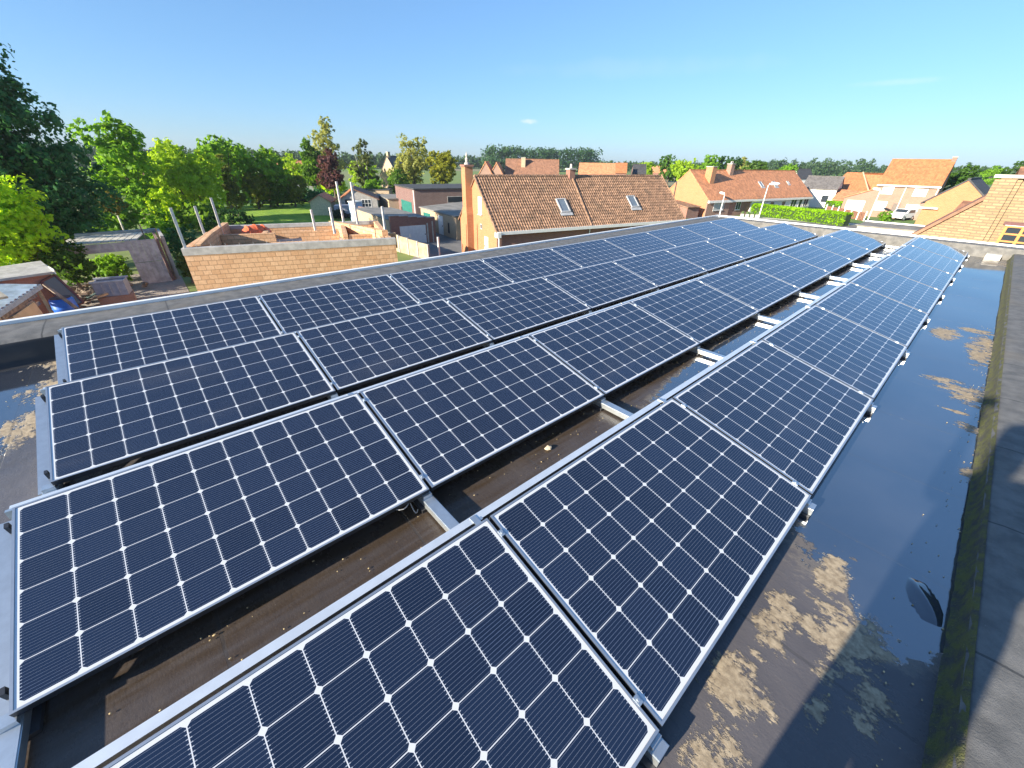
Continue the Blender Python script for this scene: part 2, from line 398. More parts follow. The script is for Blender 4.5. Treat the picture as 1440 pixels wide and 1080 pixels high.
# ------------------------------------------------------------------ solar panels
ROWX = [-4.535, -3.034, -1.524, 0.0]
ROWN = ['the row along the white-edged left parapet', 'the second row from the left parapet', 'the third row left of the open gap', 'the row beside the wet roof strip']
ORD = ['first', 'second', 'third', 'fourth', 'fifth', 'sixth', 'seventh', 'eighth', 'ninth']
def make_panel():
    r = thing('solar_panel', 'x', 'solar panel', (0, 0, 0), 0, 'solar panels in four tilted rows')
    r.rotation_euler = (0, TILT, 0)          # local X = down the slope, local Y = along the row
    f = MB(); t = .0095
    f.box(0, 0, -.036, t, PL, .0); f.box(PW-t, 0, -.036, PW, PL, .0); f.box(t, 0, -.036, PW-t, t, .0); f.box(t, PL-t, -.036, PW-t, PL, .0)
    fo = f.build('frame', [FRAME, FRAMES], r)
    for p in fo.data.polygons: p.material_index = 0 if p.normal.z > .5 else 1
    me = bpy.data.meshes.new('cell_laminate'); me.from_pydata([(t, t, -.0025), (PW-t, t, -.0025), (PW-t, PL-t, -.0025), (t, PL-t, -.0025), (t, t, -.008), (PW-t, t, -.008), (PW-t, PL-t, -.008), (t, PL-t, -.008)], [], [(0, 1, 2, 3), (7, 6, 5, 4)])
    uv = me.uv_layers.new(name='UVMap')
    for l in me.loops:
        c = me.vertices[l.vertex_index].co; uv.data[l.index].uv = (c.y, c.x)
    me.materials.append(LAM); o = bpy.data.objects.new('cell_laminate', me); COL.objects.link(o); o.parent = r
    for xx in (.10, PW-.10):
        c = MB().box(xx-.016, PL-.002, -.03, xx+.016, PL+.020, .0035); c.tube([(xx, PL+.009, .003), (xx, PL+.009, .011)], .006, 8)
        c.build('clamp', ALU, r)
    return r
p0 = make_panel(); pk = kids(p0)
for ri, rx in enumerate(ROWX):
    for j in range(9):
        lab = 'solar panel in %s, %s from the near end' % (ROWN[ri], ORD[j])
        if ri == 0 and j == 0: r = p0; p0['label'] = lab; p0.location = (rx, PITCH*j+.009, 0)
        else: dup(p0, (rx, PITCH*j+.009, 0), None, lab, pk)
# wind deflectors behind the raised edge of each row
for ri, rx in enumerate(ROWX):
    d = thing('wind_deflector', 'long aluminium wind deflector along the raised edge of '+ROWN[ri].replace('the ', '', 1), 'deflector', (rx, 0, 0), 0, 'aluminium wind deflectors')
    y0, y1 = -.02, PITCH*9+.01
    MB().box(-.078, y0, -.034, -.038, y1, -.031).build('top_lip', ALUW, d)
    MB().hexa([(-.120, y0, -.29), (-.118, y0, -.29), (-.118, y1, -.29), (-.120, y1, -.29), (-.080, y0, -.0315), (-.078, y0, -.0315), (-.078, y1, -.0315), (-.080, y1, -.0315)]).build('back_sheet', ALUW, d)
    for j in range(1, 9):
        MB().box(-.074, PITCH*j-.06, -.0305, -.006, PITCH*j-.028, -.0275).build('bracket', ALU, d)
    # sloping end carrier
    e_ = thing('end_support', 'pale aluminium sloping support at the near end of '+ROWN[ri].replace('the ', '', 1), 'support', (rx, 0, 0), 0, 'row end supports')
    e_.rotation_euler = (0, TILT, 0)
    MB().box(.03, -.062, -.095, PW+.02, .004, -.048).build('carrier', ALU, e_)
    for xx in (.10, PW-.10): MB().box(xx-.014, -.016, -.047, xx+.014, -.001, .002).build('clamp', FRAMES, e_)
# base rails on rubber pads, one line per panel joint
def make_rail():
    r = thing('base_rail', 'x', 'rail', (0, 0, 0), 0, 'aluminium base rails under the panels')
    q = MB(); q.box(-4.66, -.035, FZ+.022, 1.005, .035, FZ+.030); q.box(-4.66, -.035, FZ+.0301, 1.005, -.031, FZ+.062); q.box(-4.66, .031, FZ+.0301, 1.005, .035, FZ+.062)
    q.box(-4.66, -.024, FZ+.0622, 1.005, .024, FZ+.066); q.box(-4.66, -.0309, FZ+.058, 1.005, -.0241, FZ+.066); q.box(-4.66, .0241, FZ+.058, 1.005, .0309, FZ+.066)
    q.build('rail_profile', ALU, r)
    for rx in ROWX:
        MB().box(rx-.16, -.06, FZ+.001, rx+.12, .06, FZ+.021).build('rubber_pad', STEELD, r)
        MB().box(rx+PW*.972-.10, -.06, FZ+.001, rx+PW*.972+.04, .06, FZ+.021).build('rubber_pad', STEELD, r)
        MB().box(rx+PW*.93, -.028, FZ+.0665, rx+PW*.972+.012, .028, FZ+.088).build('hinge_bracket', ALU, r)
        MB().box(rx-.05, -.02, FZ+.0665, rx-.03, .02, -.03).build('upright', ALU, r)
    return r
r0 = make_rail(); rk = kids(r0)
RL = ['at the near end of the rows', 'at the first panel joint', 'at the second panel joint', 'at the third panel joint', 'at the fourth panel joint', 'at the fifth panel joint', 'at the sixth panel joint', 'at the seventh panel joint', 'at the eighth panel joint', 'at the far end of the rows']
for j in range(10):
    lab = 'aluminium base rail crossing under all four rows '+RL[j]
    if j == 0: r0['label'] = lab; r0.location = (0, 0.0-.012, 0)
    else: dup(r0, (0, PITCH*j-.03, 0), None, lab, rk)
# loose cable and a stone in the gap
b = MB(); pts = [(-.62+.03*math.sin(t*9), 1.66+.12*t-.02*math.cos(t*7), FZ+.09-.07*t+.02*math.sin(t*6)) for t in [i/12 for i in range(13)]]
b.tube([(x_+.05, y_-.16, z_) for x_, y_, z_ in pts], .003, 6); tag(b.build('cable', plain('grey_cable', (.3, .3, .3), .5)), 'thin grey cable hanging loose below the panel edge at the first joint of the gap', 'cable')
b = MB().blob((-.46, 2.62, FZ+.012), (.022, .03, .014), 9, 6, 5, .18)
tag(b.build('pebble', plain('tan_stone', (.55, .45, .32), .9)), 'small tan pebble lying on the roof in the gap between panel rows', 'pebble')

# dry grit and leaf crumbs swept into the gap and along the wet strip
b = MB(); rg = random.Random(21)
for i in range(420):
    if i < 260: x, y = rg.uniform(-.62, -.14), rg.uniform(.2, 9)
    elif i < 380: x, y = 1.62-abs(rg.gauss(0, .10)), rg.uniform(1.6, 9)
    else: x, y = rg.uniform(-5, -3), rg.uniform(-.6, -.1)
    s_ = rg.uniform(.0015, .0045); b.blob((x, y, FZ+.006), (s_, s_*rg.uniform(.7, 1.8), s_*.6), 6, 4, i, .2)
struct(b.build('grit', plain('tan_grit', (.50, .38, .20), .9, 0, .4, 40)), 'stuff')

# ------------------------------------------------------------------ ground
def ground_mat():
    k = MT('meadows'); P = k.pos(); n = k.noise(P, .02, 3); f = k.noise(P, .6, 6, .7); f2 = k.noise(P, 9, 4, .7)
    vo = k.t.nodes.new('ShaderNodeTexVoronoi'); k.t.links.new(P, vo.inputs['Vector']); vo.inputs['Scale'].default_value = .011
    sep = k.xyz(vo.outputs['Color'])[0]
    col = k.mix(sep.ss(.3, .4), (.10, .19, .03), (.16, .23, .04)); col = k.mix(sep.ss(.72, .76), col, (.26, .22, .12))
    col = k.mix(f.ss(.35, .7)*.6, col, (.07, .13, .025)); col = k.mix(f2.ss(.4, .8)*.3, col, (.10, .12, .05))
    k.setv('Base Color', col).setv('Roughness', .95); return k.m
struct(MB().poly([(-3500, -3500, G), (3500, -3500, G), (3500, 3500, G), (-3500, 3500, G)]).build('ground', ground_mat()))
def sheet(name, pts, mat, dz): return struct(MB().poly([(x, y, G+dz) for x, y in pts]).build(name, mat))
k = MT('mown_lawn'); P = k.pos(); n = k.noise(P, .8, 5, .7); st = k.noise(k.scale(P, (.25, 2, 1)), 1.0, 3)
k.setv('Base Color', k.mix((n*.6+st*.4).ss(.35, .65), (.16, .30, .018), (.26, .40, .03))).setv('Roughness', .95).bump(k.noise(P, 30, 3), .05)
LAWN = k.m
sheet('lawn', [(-50, 7.6), (-52, 20.8), (-63, 20.6), (-82, 25), (-84, 18), (-70, 9)], LAWN, .02)
k = MT('rubble_yard'); P = k.pos(); n = k.noise(P, .7, 7, .7); f = k.noise(P, 6, 5, .7)
k.setv('Base Color', k.mix(f.ss(.3, .7), k.mix(n.ss(.35, .65), (.30, .26, .22), (.20, .17, .14)), (.36, .31, .27))).setv('Roughness', .95).bump(f, .08)
sheet('yard', [(-5.4, -30), (-5.4, 1.6), (-33, 1.9), (-36, -1), (-36, -9), (-34, -30)], k.m, .012)
k = MT('asphalt'); P = k.pos(); n = k.noise(P, .5, 6, .65); f = k.noise(P, 14, 4, .7)
k.setv('Base Color', k.mix(n.ss(.3, .7), (.13, .125, .12), (.20, .19, .18))).setv('Roughness', .9).bump(f, .01); ASPH = k.m
sheet('driveway', [(-5.6, 14.5), (-27.5, 15.5), (-30.5, 18.2), (-75, 30), (-60, 33), (-33, 26), (-27.6, 21), (-22, 19), (-5.6, 17.5)], ASPH, .016)
sheet('road', [(-40, 58), (-21, 63), (8, 74), (30, 82), (32, 88), (5, 80), (-22, 70), (-42, 63)], ASPH, .024)
sheet('pavement', [(-36, 64.4), (-22, 70.4), (5, 80.6), (32, 88.8), (31, 91), (4, 82.6), (-23, 72.4), (-37, 66)], CONCP, .02)

# ------------------------------------------------------------------ houses
def pent(L, hw, ze, zr, D=None):
    return [(0, 0, 0), (0, 0, ze), (0, hw, zr), (0, 2*hw, ze), (0, 2*hw, 0)]
def opening(root, face, L, u, z, wd, ht, fm, pm, name='window', split=0, hsplit=0, proud=.03, fw=.07):
    f = MB(); p = MB()
    def bx(m_, u0, u1, z0, z1, o0, o1):
        if face == 'front': m_.box(u0, -o1, z0, u1, -o0, z1)
        elif face == 'left': m_.box(-o1, u0, z0, -o0, u1, z1)
        else: m_.box(L+o0, u0, z0, L+o1, u1, z1)
    bx(f, u, u+fw, z, z+ht, .004, proud); bx(f, u+wd-fw, u+wd, z, z+ht, .004, proud)
    bx(f, u+fw, u+wd-fw, z, z+fw, .004, proud); bx(f, u+fw, u+wd-fw, z+ht-fw, z+ht, .004, proud)
    for i in range(split):
        c = u+wd*(i+1)/(split+1); bx(f, c-fw*.4, c+fw*.4, z+fw, z+ht-fw, .0045, proud-.004)
    for i in range(hsplit):
        c = z+ht*(i+1)/(hsplit+1); bx(f, u+fw, u+wd-fw, c-fw*.3, c+fw*.3, .005, proud-.008)
    o = f.build(name, fm, root)
    bx(p, u+fw*.9, u+wd-fw*.9, z+fw*.9, z+ht-fw*.9, .002, .010); p.build('pane', pm, o)
    if name == 'window':
        s = MB(); bx(s, u-.05, u+wd+.05, z-.07, z-.005, .004, .09); s.build('sill', CONC, o)
    return o
def door(root, face, L, u, z, wd, ht, mt, name='door'):
    f = MB()
    def bx(m_, u0, u1, z0, z1, o0, o1):
        if face == 'front': m_.box(u0, -o1, z0, u1, -o0, z1)
        elif face == 'left': m_.box(-o1, u0, z0, -o0, u1, z1)
        else: m_.box(L+o0, u0, z0, L+o1, u1, z1)
    bx(f, u, u+wd, z, z+ht, .004, .03)
    n = max(2, int(wd/.45))
    for i in range(n): bx(f, u+wd*i/n+.03, u+wd*(i+1)/n-.03, z+.06, z+ht-.06, .0305, .042)
    o = f.build(name, mt, root)
    hd = MB(); bx(hd, u+wd-.14, u+wd-.08, z+ht*.46, z+ht*.52, .0425, .09); hd.build('handle', STEELD, o); return o
def roofslabs(L, hw, ze, zr, ov=.25, th=.12, eav=.3, back=True):
    b = MB(); sl = (zr-ze)/hw; nz = th*math.sqrt(1+sl*sl)
    def slab(s):
        ys = [(-eav, ze-eav*sl), (hw, zr)]
        q = [(y if s > 0 else 2*hw-y, z) for y, z in ys]
        (ya, za), (yb, zb) = q
        x0, x1 = -ov, L+ov
        pts = [(x0, ya, za), (x1, ya, za), (x1, yb, zb), (x0, yb, zb)]
        if s < 0: pts = [pts[1], pts[0], pts[3], pts[2]]
        b.hexa([(x, y, z+.004) for x, y, z in pts] + [(x, y, z+nz) for x, y, z in pts])
    slab(1)
    if back: slab(-1)
    b.beam((-ov, hw, zr+nz), (L+ov, hw, zr+nz), .22, .10)
    return b
def house(label, E0, az, L, hw, ze, zr, wall, roof, cat='house', name='house', gutter=WHITEP, ov=.12, eav=.3, gut=True, roofm=None, group=None):
    h = thing(name, label, cat, (E0[0], E0[1], G), R(90-az), group)
    ze -= G; zr -= G
    MB().prism(list(reversed(pent(L, hw, ze, zr))), (L, 0, 0)).build('wall', wall, h)
    rf = (roofm or roofslabs(L, hw, ze, zr, ov, .12, eav)).build('roof', roof, h)
    if gut:
        sl = (zr-ze)/hw; z = ze-eav*sl
        MB().box(-ov-.02, -eav-.14, z-.10, L+ov+.02, -eav+.02, z+.10).build('gutter', gutter, h)
    return h, rf, ze, zr
def chimney(rf, x, y, z0, z1, wx, wy, mt, pots=1, capm=CONC):
    c = MB().box(x-wx/2, y-wy/2, z0, x+wx/2, y+wy/2, z1).build('chimney', mt, rf)
    cp = MB().box(x-wx/2-.06, y-wy/2-.06, z1+.002, x+wx/2+.06, y+wy/2+.06, z1+.10)
    for i in range(pots):
        cx = x+(i-(pots-1)/2)*.32; cp.tube([(cx, y, z1+.1), (cx, y, z1+.40)], [.11, .09], 10)
    cp.build('chimney_cap', capm, rf); return c
def skylight(rf, x, t, wd, ht, hw, ze, zr, eav=.3, th=.12):
    sl = (zr-ze)/hw; n = Vector((0, -sl, 1)).normalized(); up = Vector((0, 1, sl)).normalized(); o = Vector((x, t, ze+t*sl)) + n*th
    def q(u0, u1, v0, v1, h0, h1):
        P_ = lambda u, v, h: o + Vector((u, 0, 0)) + up*v + n*h
        return [P_(u0, v0, h0), P_(u1, v0, h0), P_(u1, v1, h0), P_(u0, v1, h0), P_(u0, v0, h1), P_(u1, v0, h1), P_(u1, v1, h1), P_(u0, v1, h1)]
    f = MB(); k = .09
    f.hexa(q(0, k, 0, ht, .0, .09)); f.hexa(q(wd-k, wd, 0, ht, .0, .09)); f.hexa(q(k, wd-k, 0, k, .0, .09)); f.hexa(q(k, wd-k, ht-k, ht, .0, .09))
    f.hexa(q(-.12, wd+.12, -.28, -.005, .005, .03))
    s = f.build('skylight', plain('skylight_frame', (.42, .42, .42), .4), rf)
    MB().hexa(q(k*.9, wd-k*.9, k*.9, ht-k*.9, .02, .05)).build('pane', plain('skylight_pane', (.16, .2, .24), .12, 0, .1), s)

# --- central house: real pantiles on the visible slope
L1, HW1 = 18.1, 3.3; ze, zr = -2.6-G, .42-G
def pantiles(L, hw, ze, zr, ov, eav):
    b = MB(); sl = (zr-ze)/hw; tw, tl = .205, .28; up = Vector((0, 1, sl)).normalized(); nn = Vector((0, -sl, 1)).normalized()
    o = Vector((-ov, -eav, ze-eav*sl)); Ls = math.hypot(hw+eav, (hw+eav)*sl); rows = int(Ls/tl); tl = Ls/rows; cols = int((L+2*ov)/tw); tw = (L+2*ov)/cols; sub = 6
    prof = [.06+.022*math.sin(2*math.pi*i/sub) for i in range(sub+1)]
    for rw in range(rows):
        base = len(b.v)
        for c in range(cols*sub+1):
            u = c*tw/sub; h = prof[c % sub]
            for v, dz in ((rw*tl-.03, .035), ((rw+1)*tl, .0)):
                b.v.append(tuple(o + Vector((u, 0, 0)) + up*v + nn*(h+dz)))
            b.v.append(tuple(o + Vector((u, 0, 0)) + up*(rw*tl-.03) + nn*(h-.002)))
        for c in range(cols*sub):
            i = base+3*c; b.f.append((i, i+3, i+4, i+1)); b.f.append((i+2, i+5, i+3, i))
    # back slope, ridge tiles and verge
    x0, x1 = -ov, L+ov
    b.hexa([(x1, 2*hw+eav, ze-eav*sl), (x0, 2*hw+eav, ze-eav*sl), (x0, hw, zr), (x1, hw, zr), (x1, 2*hw+eav, ze-eav*sl+.1), (x0, 2*hw+eav, ze-eav*sl+.1), (x0, hw, zr+.1), (x1, hw, zr+.1)])
    for i in range(int((L+2*ov)/.36)):
        x = -ov+i*.36; b.tube([(x, hw, zr+.04), (x+.37, hw, zr+.045)], [.13, .115], 8)
    for x in (-ov-.03, L+ov+.03): b.tube([tuple(Vector((x, -eav, ze-eav*sl+.06))), (x, hw, zr+.08)], .075, 8)
    b.tube([(7.95, -eav+.02, ze-eav*sl+.10), (8.25, hw, zr+.13)], .09, 8)
    return b
h1, rf1, ze, zr = house('orange brick house with steep brown pantiled roof and tall gable chimney beyond the roof edge', (-21.1, 19.1), 13, L1, HW1, -2.6, .42, B_ORANGE, PANT, ov=.10, eav=.28, roofm=pantiles(L1, HW1, ze, zr, .10, .28))
MB().box(.002, -.02, .0, L1-.002, -.003, ze-.02).build('eave_wall', B_RED, h1)
chimney(rf1, 8.15, HW1-.05, zr-.6, zr+.5, .52, .52, B_RED, 1)
skylight(rf1, 5.7, .72, .85, 1.25, HW1, ze, zr); skylight(rf1, 12.75, .85, .85, 1.15, HW1, ze, zr)
st = MB().box(-.52, 3.95, 0, -.004, 4.95, 3.4); st.hexa([(-.52, 3.95, 3.4), (-.004, 3.95, 3.4), (-.004, 4.95, 3.4), (-.52, 4.95, 3.4), (-.50, 4.05, 3.9), (-.004, 4.05, 3.9), (-.004, 4.75, 3.9), (-.50, 4.75, 3.9)]); st.box(-.50, 4.05, 3.9, .1, 4.75, 6.55)
ch = st.build('chimney', B_ORANGE, h1)
MB().box(-.57, 3.98, 6.552, .17, 4.82, 6.67).build('chimney_cap', B_RED, ch)
b = MB().tube([(-.2, 4.4, 6.675), (-.2, 4.4, 6.80), (-.2, 4.4, 6.83), (-.2, 4.4, 7.05), (-.2, 4.4, 7.12), (-.2, 4.4, 7.2)], [.20, .16, .09, .12, .05, .06], 12)
b.blob((-.2, 4.4, 7.26), (.09, .09, .10), 10, 6); b.tube([(-.2, 4.4, 7.3), (-.2, 4.4, 7.45)], [.05, .02], 8)
b.build('chimney_pot', CONC, ch)
opening(h1, 'left', L1, 2.35, 3.55, .62, 1.15, WHITEP, PALEGLASS, split=1)
opening(h1, 'left', L1, 2.35, 2.55, .34, .38, CONC, GLASS, 'vent')
door(h1, 'left', L1, 1.35, .85, .62, 1.3, WHITEP)
MB().tube([(7.95, -.10, 0), (7.95, -.10, ze-.35)], .05, 8).build('downpipe', WHITEP, h1)
MB().tube([(.12, -.10, 0), (.12, -.10, ze-.35)], .05, 8).build('downpipe', WHITEP, h1)
MB().box(-.16, -.5, ze-.52, .1, -.02, ze-.2).build('eave_box', WHITEP, h1)
MB().tube([(12.2, -.08, 0), (12.2, -.08, ze-.35)], .035, 8).build('downpipe', WHITEP, h1)

# --- house 2: orange roof with chimneys, and the painted terrace sharing its roof
h2, rf2, ze, zr = house('long orange tiled house with brick gable and tall leaning-shadow chimney beside the street', (-27.8, 64.6), 13, 27, 4.2, -3.0, .55, B_ORANGE, T_OR, gut=False, ov=.05)
chimney(rf2, 2.75, 2.6, ze+.9, zr+.55, .95, 1.15, B_ORANGE, 0); chimney(rf2, 8.6, 3.7, ze+2.4, zr+.95, .8, .8, B_PINK, 2)
for x in (14.3, 18.0): skylight(rf2, x, 1.5, .8, 1.1, 4.2, ze, zr)
skylight(rf2, 22.2, 1.9, .5, .6, 4.2, ze, zr)
MB().box(-.1, -.52, ze-.52, 5.3, -.28, ze-.2).build('gutter', WHITEP, h2)
MB().box(5.32, -.5, ze-.50, 10.6, -.28, ze-.22).build('gutter', WHITEP, h2)
MB().box(10.62, -.5, ze-.55, 27.1, -.28, ze-.25).build('gutter', WHITEP, h2)
MB().box(.01, -.18, 0, 5.2, -.004, ze-.12).build('front_wall', B_PINK, h2); MB().box(5.21, -.012, 0, 10.4, -.004, ze-.12).build('front_wall', B_RED, h2)
MB().box(10.45, -.2, 0, 26.98, -.004, ze-.12).build('painted_wall', B_PAINT, h2)
def owin(root, u, z, wd, ht, off, fm=WHITEP, pm=GLASS, name='window', **kw):
    o = opening(root, 'front', 0, u, z, wd, ht, fm, pm, name, **kw)
    o.location = (0, -off, 0); return o
owin(h2, 1.5, .9, 2.3, 1.35, .18, pm=PALEGLASS); owin(h2, 6.9, .8, 1.2, 1.3, .012, split=1)
for u in (11.5, 13.9): owin(h2, u, .9, 1.4, .75, .2, pm=plain('lowered_white_shutter', (.75, .75, .72), .6))
for u in (15.4, 18.6): owin(h2, u, .55, 1.1, 1.25, .2, pm=plain('brown_door_leaf', (.12, .09, .07), .5), name='door')
owin(h2, 21.2, .8, 1.7, 1.35, .2, split=1); owin(h2, 23.6, .1, .95, 2.1, .2, name='door'); owin(h2, 25.0, .8, 1.4, 1.3, .2, split=1)
MB().box(-.02, 5.2, 0, -.003, 6.9, 1.9).build('recess_shade_panel', GLASS, h2)  # flat dark panel; the recess and its shade are only its colour
MB().tube([(-.09, 6.2, 2), (-.09, 6.2, 4.6)], .07, 8).build('flue_pipe', STEELD, h2)
h2b = thing('lean_to', 'low lean-to with brown pantiled roof against the orange house gable', 'lean-to', (-28.6, 63.6, G), R(77))
MB().box(-2.6, -.5, 0, -.1, 3.6, 1.5).build('wall', B_RED, h2b); MB().hexa([(-2.8, -.7, 1.45), (.0, -.7, 1.45), (0, 3.7, 1.95), (-2.8, 3.7, 1.95), (-2.8, -.7, 1.55), (.0, -.7, 1.55), (0, 3.7, 2.05), (-2.8, 3.7, 2.05)]).build('roof', PANT, h2b)

# --- tall two-storey house facing the camera, with garage wing
h3, rf3, ze, zr = house('two-storey pink brick house with steep bright orange roof and white shutters', (-13.0, 90), 88.5, 7.2, 3.6, -.7, 2.45, B_PINK, T_BRO, ov=.05)
chimney(rf3, 7.0, 3.6, zr-.8, zr+.45, .5, .6, B_RED, 0)
SHUT = plain('white_roller_shutter', (.70, .70, .67), .5, 0, .04)
for u, z, wd, ht in ((.75, 3.35, 1.35, .95), (4.5, 3.25, 1.5, 1.0), (.65, 1.0, 1.4, 1.3), (4.4, .95, 1.5, 1.15)):
    o = opening(h3, 'front', 7.2, u, z, wd, ht, WHITEP, SHUT, 'window')
opening(h3, 'front', 7.2, 2.75, .1, 1.0, 2.1, B_PINK, plain('brown_door_leaf', (.12, .09, .07), .5), 'door')
MB().tube([(3.45, -.09, .1), (3.45, -.09, ze-.3)], .06, 8).build('downpipe', WHITEP, h3); MB().tube([(7.05, -.09, .1), (7.05, -.09, ze-.3)], .06, 8).build('downpipe', WHITEP, h3)
wg = MB().prism([(-3.6, 0, 0), (0, 0, 0), (0, 0, 3.6), (-3.6, 0, 2.6)], (0, .01, 0)); wg = MB()
wg.hexa([(-3.6, 0, 0), (-.004, 0, 0), (-.004, 6, 0), (-3.6, 6, 0), (-3.6, 0, 2.5), (-.004, 0, 3.95), (-.004, 6, 3.95), (-3.6, 6, 2.5)]).build('garage_wing', B_PINK, h3)
MB().hexa([(-3.8, -.2, 2.45), (-.006, -.2, 3.97), (-.006, 6.2, 3.97), (-3.8, 6.2, 2.45), (-3.8, -.2, 2.6), (-.006, -.2, 4.12), (-.006, 6.2, 4.12), (-3.8, 6.2, 2.6)]).build('wing_roof', T_OR, h3)
door(h3, 'front', 0, -3.1, .05, 2.4, 2.15, SHUT, 'garage_door')

# --- other houses of the street
hg, rfg, ze, zr = house('narrow pale rendered house with grey slate roof and dark shaded gable', (-25.9, 100), 84, 5.6, 3.0, -2.2, -.35, WHITEP, T_GREY, gut=False)
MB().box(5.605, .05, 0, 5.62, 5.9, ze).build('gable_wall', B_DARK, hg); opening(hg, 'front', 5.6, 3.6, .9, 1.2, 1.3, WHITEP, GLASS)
ex = thing('brick_outbuilding', 'low outbuilding with long red tiled lean-to roof beside the pale slate house', 'outbuilding', (-20.0, 98.6, G))
MB().box(0, 0, 0, 4.6, 4, 1.6).build('wall', CONC, ex); MB().hexa([(-.2, -.3, 1.55), (5.2, -.3, 1.55), (4.4, 4.2, 2.9), (-.2, 4.2, 3.1), (-.2, -.3, 1.67), (5.2, -.3, 1.67), (4.4, 4.2, 3.02), (-.2, 4.2, 3.22)]).build('roof', T_OR, ex)
h4 = thing('hipped_house', 'bungalow with large orange hipped tile roof behind the hedges', 'house', (-23.2, 106, G), R(-4))
MB().box(.4, .4, 0, 10.6, 8.6, 2.8).build('wall', B_PINK, h4)
b = MB(); e0 = 2.6; zt = 6.0
b.poly([(0, 0, e0), (7.0, 0, e0), (3.6, 4.5, zt), (1.0, 4.5, zt)]); b.poly([(7.0, 0, e0), (7.0, 4.5, e0), (7.0, 4.5, e0+.02), (3.6, 4.5, zt)]); b.poly([(0, 9, e0), (0, 0, e0), (1.0, 4.5, zt)]); b.poly([(11, 9, e0), (0, 9, e0), (1.0, 4.5, zt), (9, 4.5, zt)])
b.poly([(7.0, 2.5, e0), (11, 2.5, e0), (9, 4.5, zt-.3), (3.8, 4.5, zt-.3)]); b.poly([(11, 2.5, e0), (11, 9, e0), (9, 4.5, zt-.3)]); b.poly([(0, 0, e0-.02), (0, 9, e0-.02), (11, 9, e0-.02), (11, 2.5, e0-.02), (7, 2.5, e0-.02), (7, 0, e0-.02)])
rf4 = b.build('roof', T_BRO, h4); MB().tube([(7.0, 0, e0+.06), (3.6, 4.5, zt+.06)], .12, 8).build('hip_tiles', plain('pale_hip_tile', (.5, .33, .22), .8), rf4)
opening(h4, 'front', 0, 4.2, .9, 1.6, 1.2, WHITEP, GLASS).location = (0, .4, 0)
hw_, _, _, _ = house('small white gabled farmhouse far behind the slate roof', (-54.5, 196), 20, 8, 2.0, -2.6, .3, WHITEP, T_DK, gut=False)
# dark-roofed house and low brown roof by the yellow gable
h5, rf5, ze, zr = house('brick house with dark slate roof showing its orange gable behind the yellow gable', (.6, 57.5), 14, 9, 2.15, -1.3, .55, B_ORANGE, T_DK, gut=False, ov=.08)
h5.rotation_euler = (0, 0, R(88)); h5.location = (.4, 58, G)
MB().box(-.35, 3.2, 3.6, -.004, 4.5, 3.72).build('ledge', WHITEP, h5)
h6 = thing('brick_outbuilding', 'outbuilding with brown tiled mono-pitch roof and pale brick wall behind the parapet', 'outbuilding', (-1.25, 43.5, G), R(-3))
MB().box(.2, .2, 0, 3.4, 3, 3.3).build('wall', B_PALE, h6)
MB().hexa([(-.1, -.1, 3.35), (3.7, -.1, 3.3), (3.7, 3.2, 4.75), (.15, 3.2, 4.8), (-.1, -.1, 3.5), (3.7, -.1, 3.45), (3.7, 3.2, 4.9), (.15, 3.2, 4.95)]).build('roof', T_BR, h6)
h7 = thing('garden_shed', 'small orange gabled shed with grey roof beside the pink house', 'shed', (-4.9, 70, G), R(4))
MB().prism([(0, 0, 0), (2.9, 0, 0), (2.9, 0, 1.9), (1.2, 0, 3.2), (0, 0, 2.6)], (0, -4, 0)).build('wall', B_ORANGE, h7)
MB().hexa([(1.1, -4.1, 3.25), (3.2, -4.1, 1.75), (3.2, .2, 1.75), (1.1, .2, 3.25), (1.1, -4.1, 3.35), (3.2, -4.1, 1.85), (3.2, .2, 1.85), (1.1, .2, 3.35)]).build('roof', T_GREY, h7)
# low cream garage with flat roof
lb = thing('flat_roof_garage', 'low cream rendered garage with grey flat roof just beyond the far parapet', 'garage', (-6.1, 45, G), R(2))
MB().box(0, 0, 0, 3.7, 3.6, 2.75).build('wall', plain('cream_render', (.70, .62, .47), .8, 0, .08, 1.5), lb)
MB().box(-.06, -.06, 2.752, 3.76, 3.66, 2.84).build('roof_edge', ROOFELT, lb); MB().box(-.1, 3.5, 2.842, 3.8, 3.7, 2.93).build('back_edge', WHITEP, lb)
tag(MB().box(-5.6, 43.2, G, -2.2, 43.9, -3.42).build('brick_planter', plain('red_brown_planting', (.22, .07, .04), .95, 0, .5, 9, .06)), 'red-brown planting bed wall in front of the cream garage', 'planter')
# yellow brick gable right beyond the parapet
hy = thing('yellow_brick_house', 'rough yellow brick house gable with built-in chimney and orange window at right', 'house', (1.05724+(0-1.05724)*1.757, .89256+(22-.89256)*1.757, 1.48445+(G-1.48445)*1.757))
hy.scale = (1.757,)*3; HB = (G-hy.location.z)/1.757
sv = .49
def vz(x): return 5.05 + (x+.4)*1.2*0.86
MB().prism([(-1.2, 0, HB), (8.4, 0, HB), (8.4, 0, vz(-1.2)), (3.6, 0, vz(3.6)), (-1.2, 0, vz(-1.2))], (0, 6.9, 0)).build('wall', B_YEL, hy)
rb = MB()
rb.hexa([(-1.4, -.10, vz(-1.4)+.01), (3.6, -.10, vz(3.6)+.01), (3.6, 7, vz(3.6)+.01), (-1.4, 7, vz(-1.4)+.01), (-1.4, -.10, vz(-1.4)+.14), (3.6, -.10, vz(3.6)+.14), (3.6, 7, vz(3.6)+.14), (-1.4, 7, vz(-1.4)+.14)])
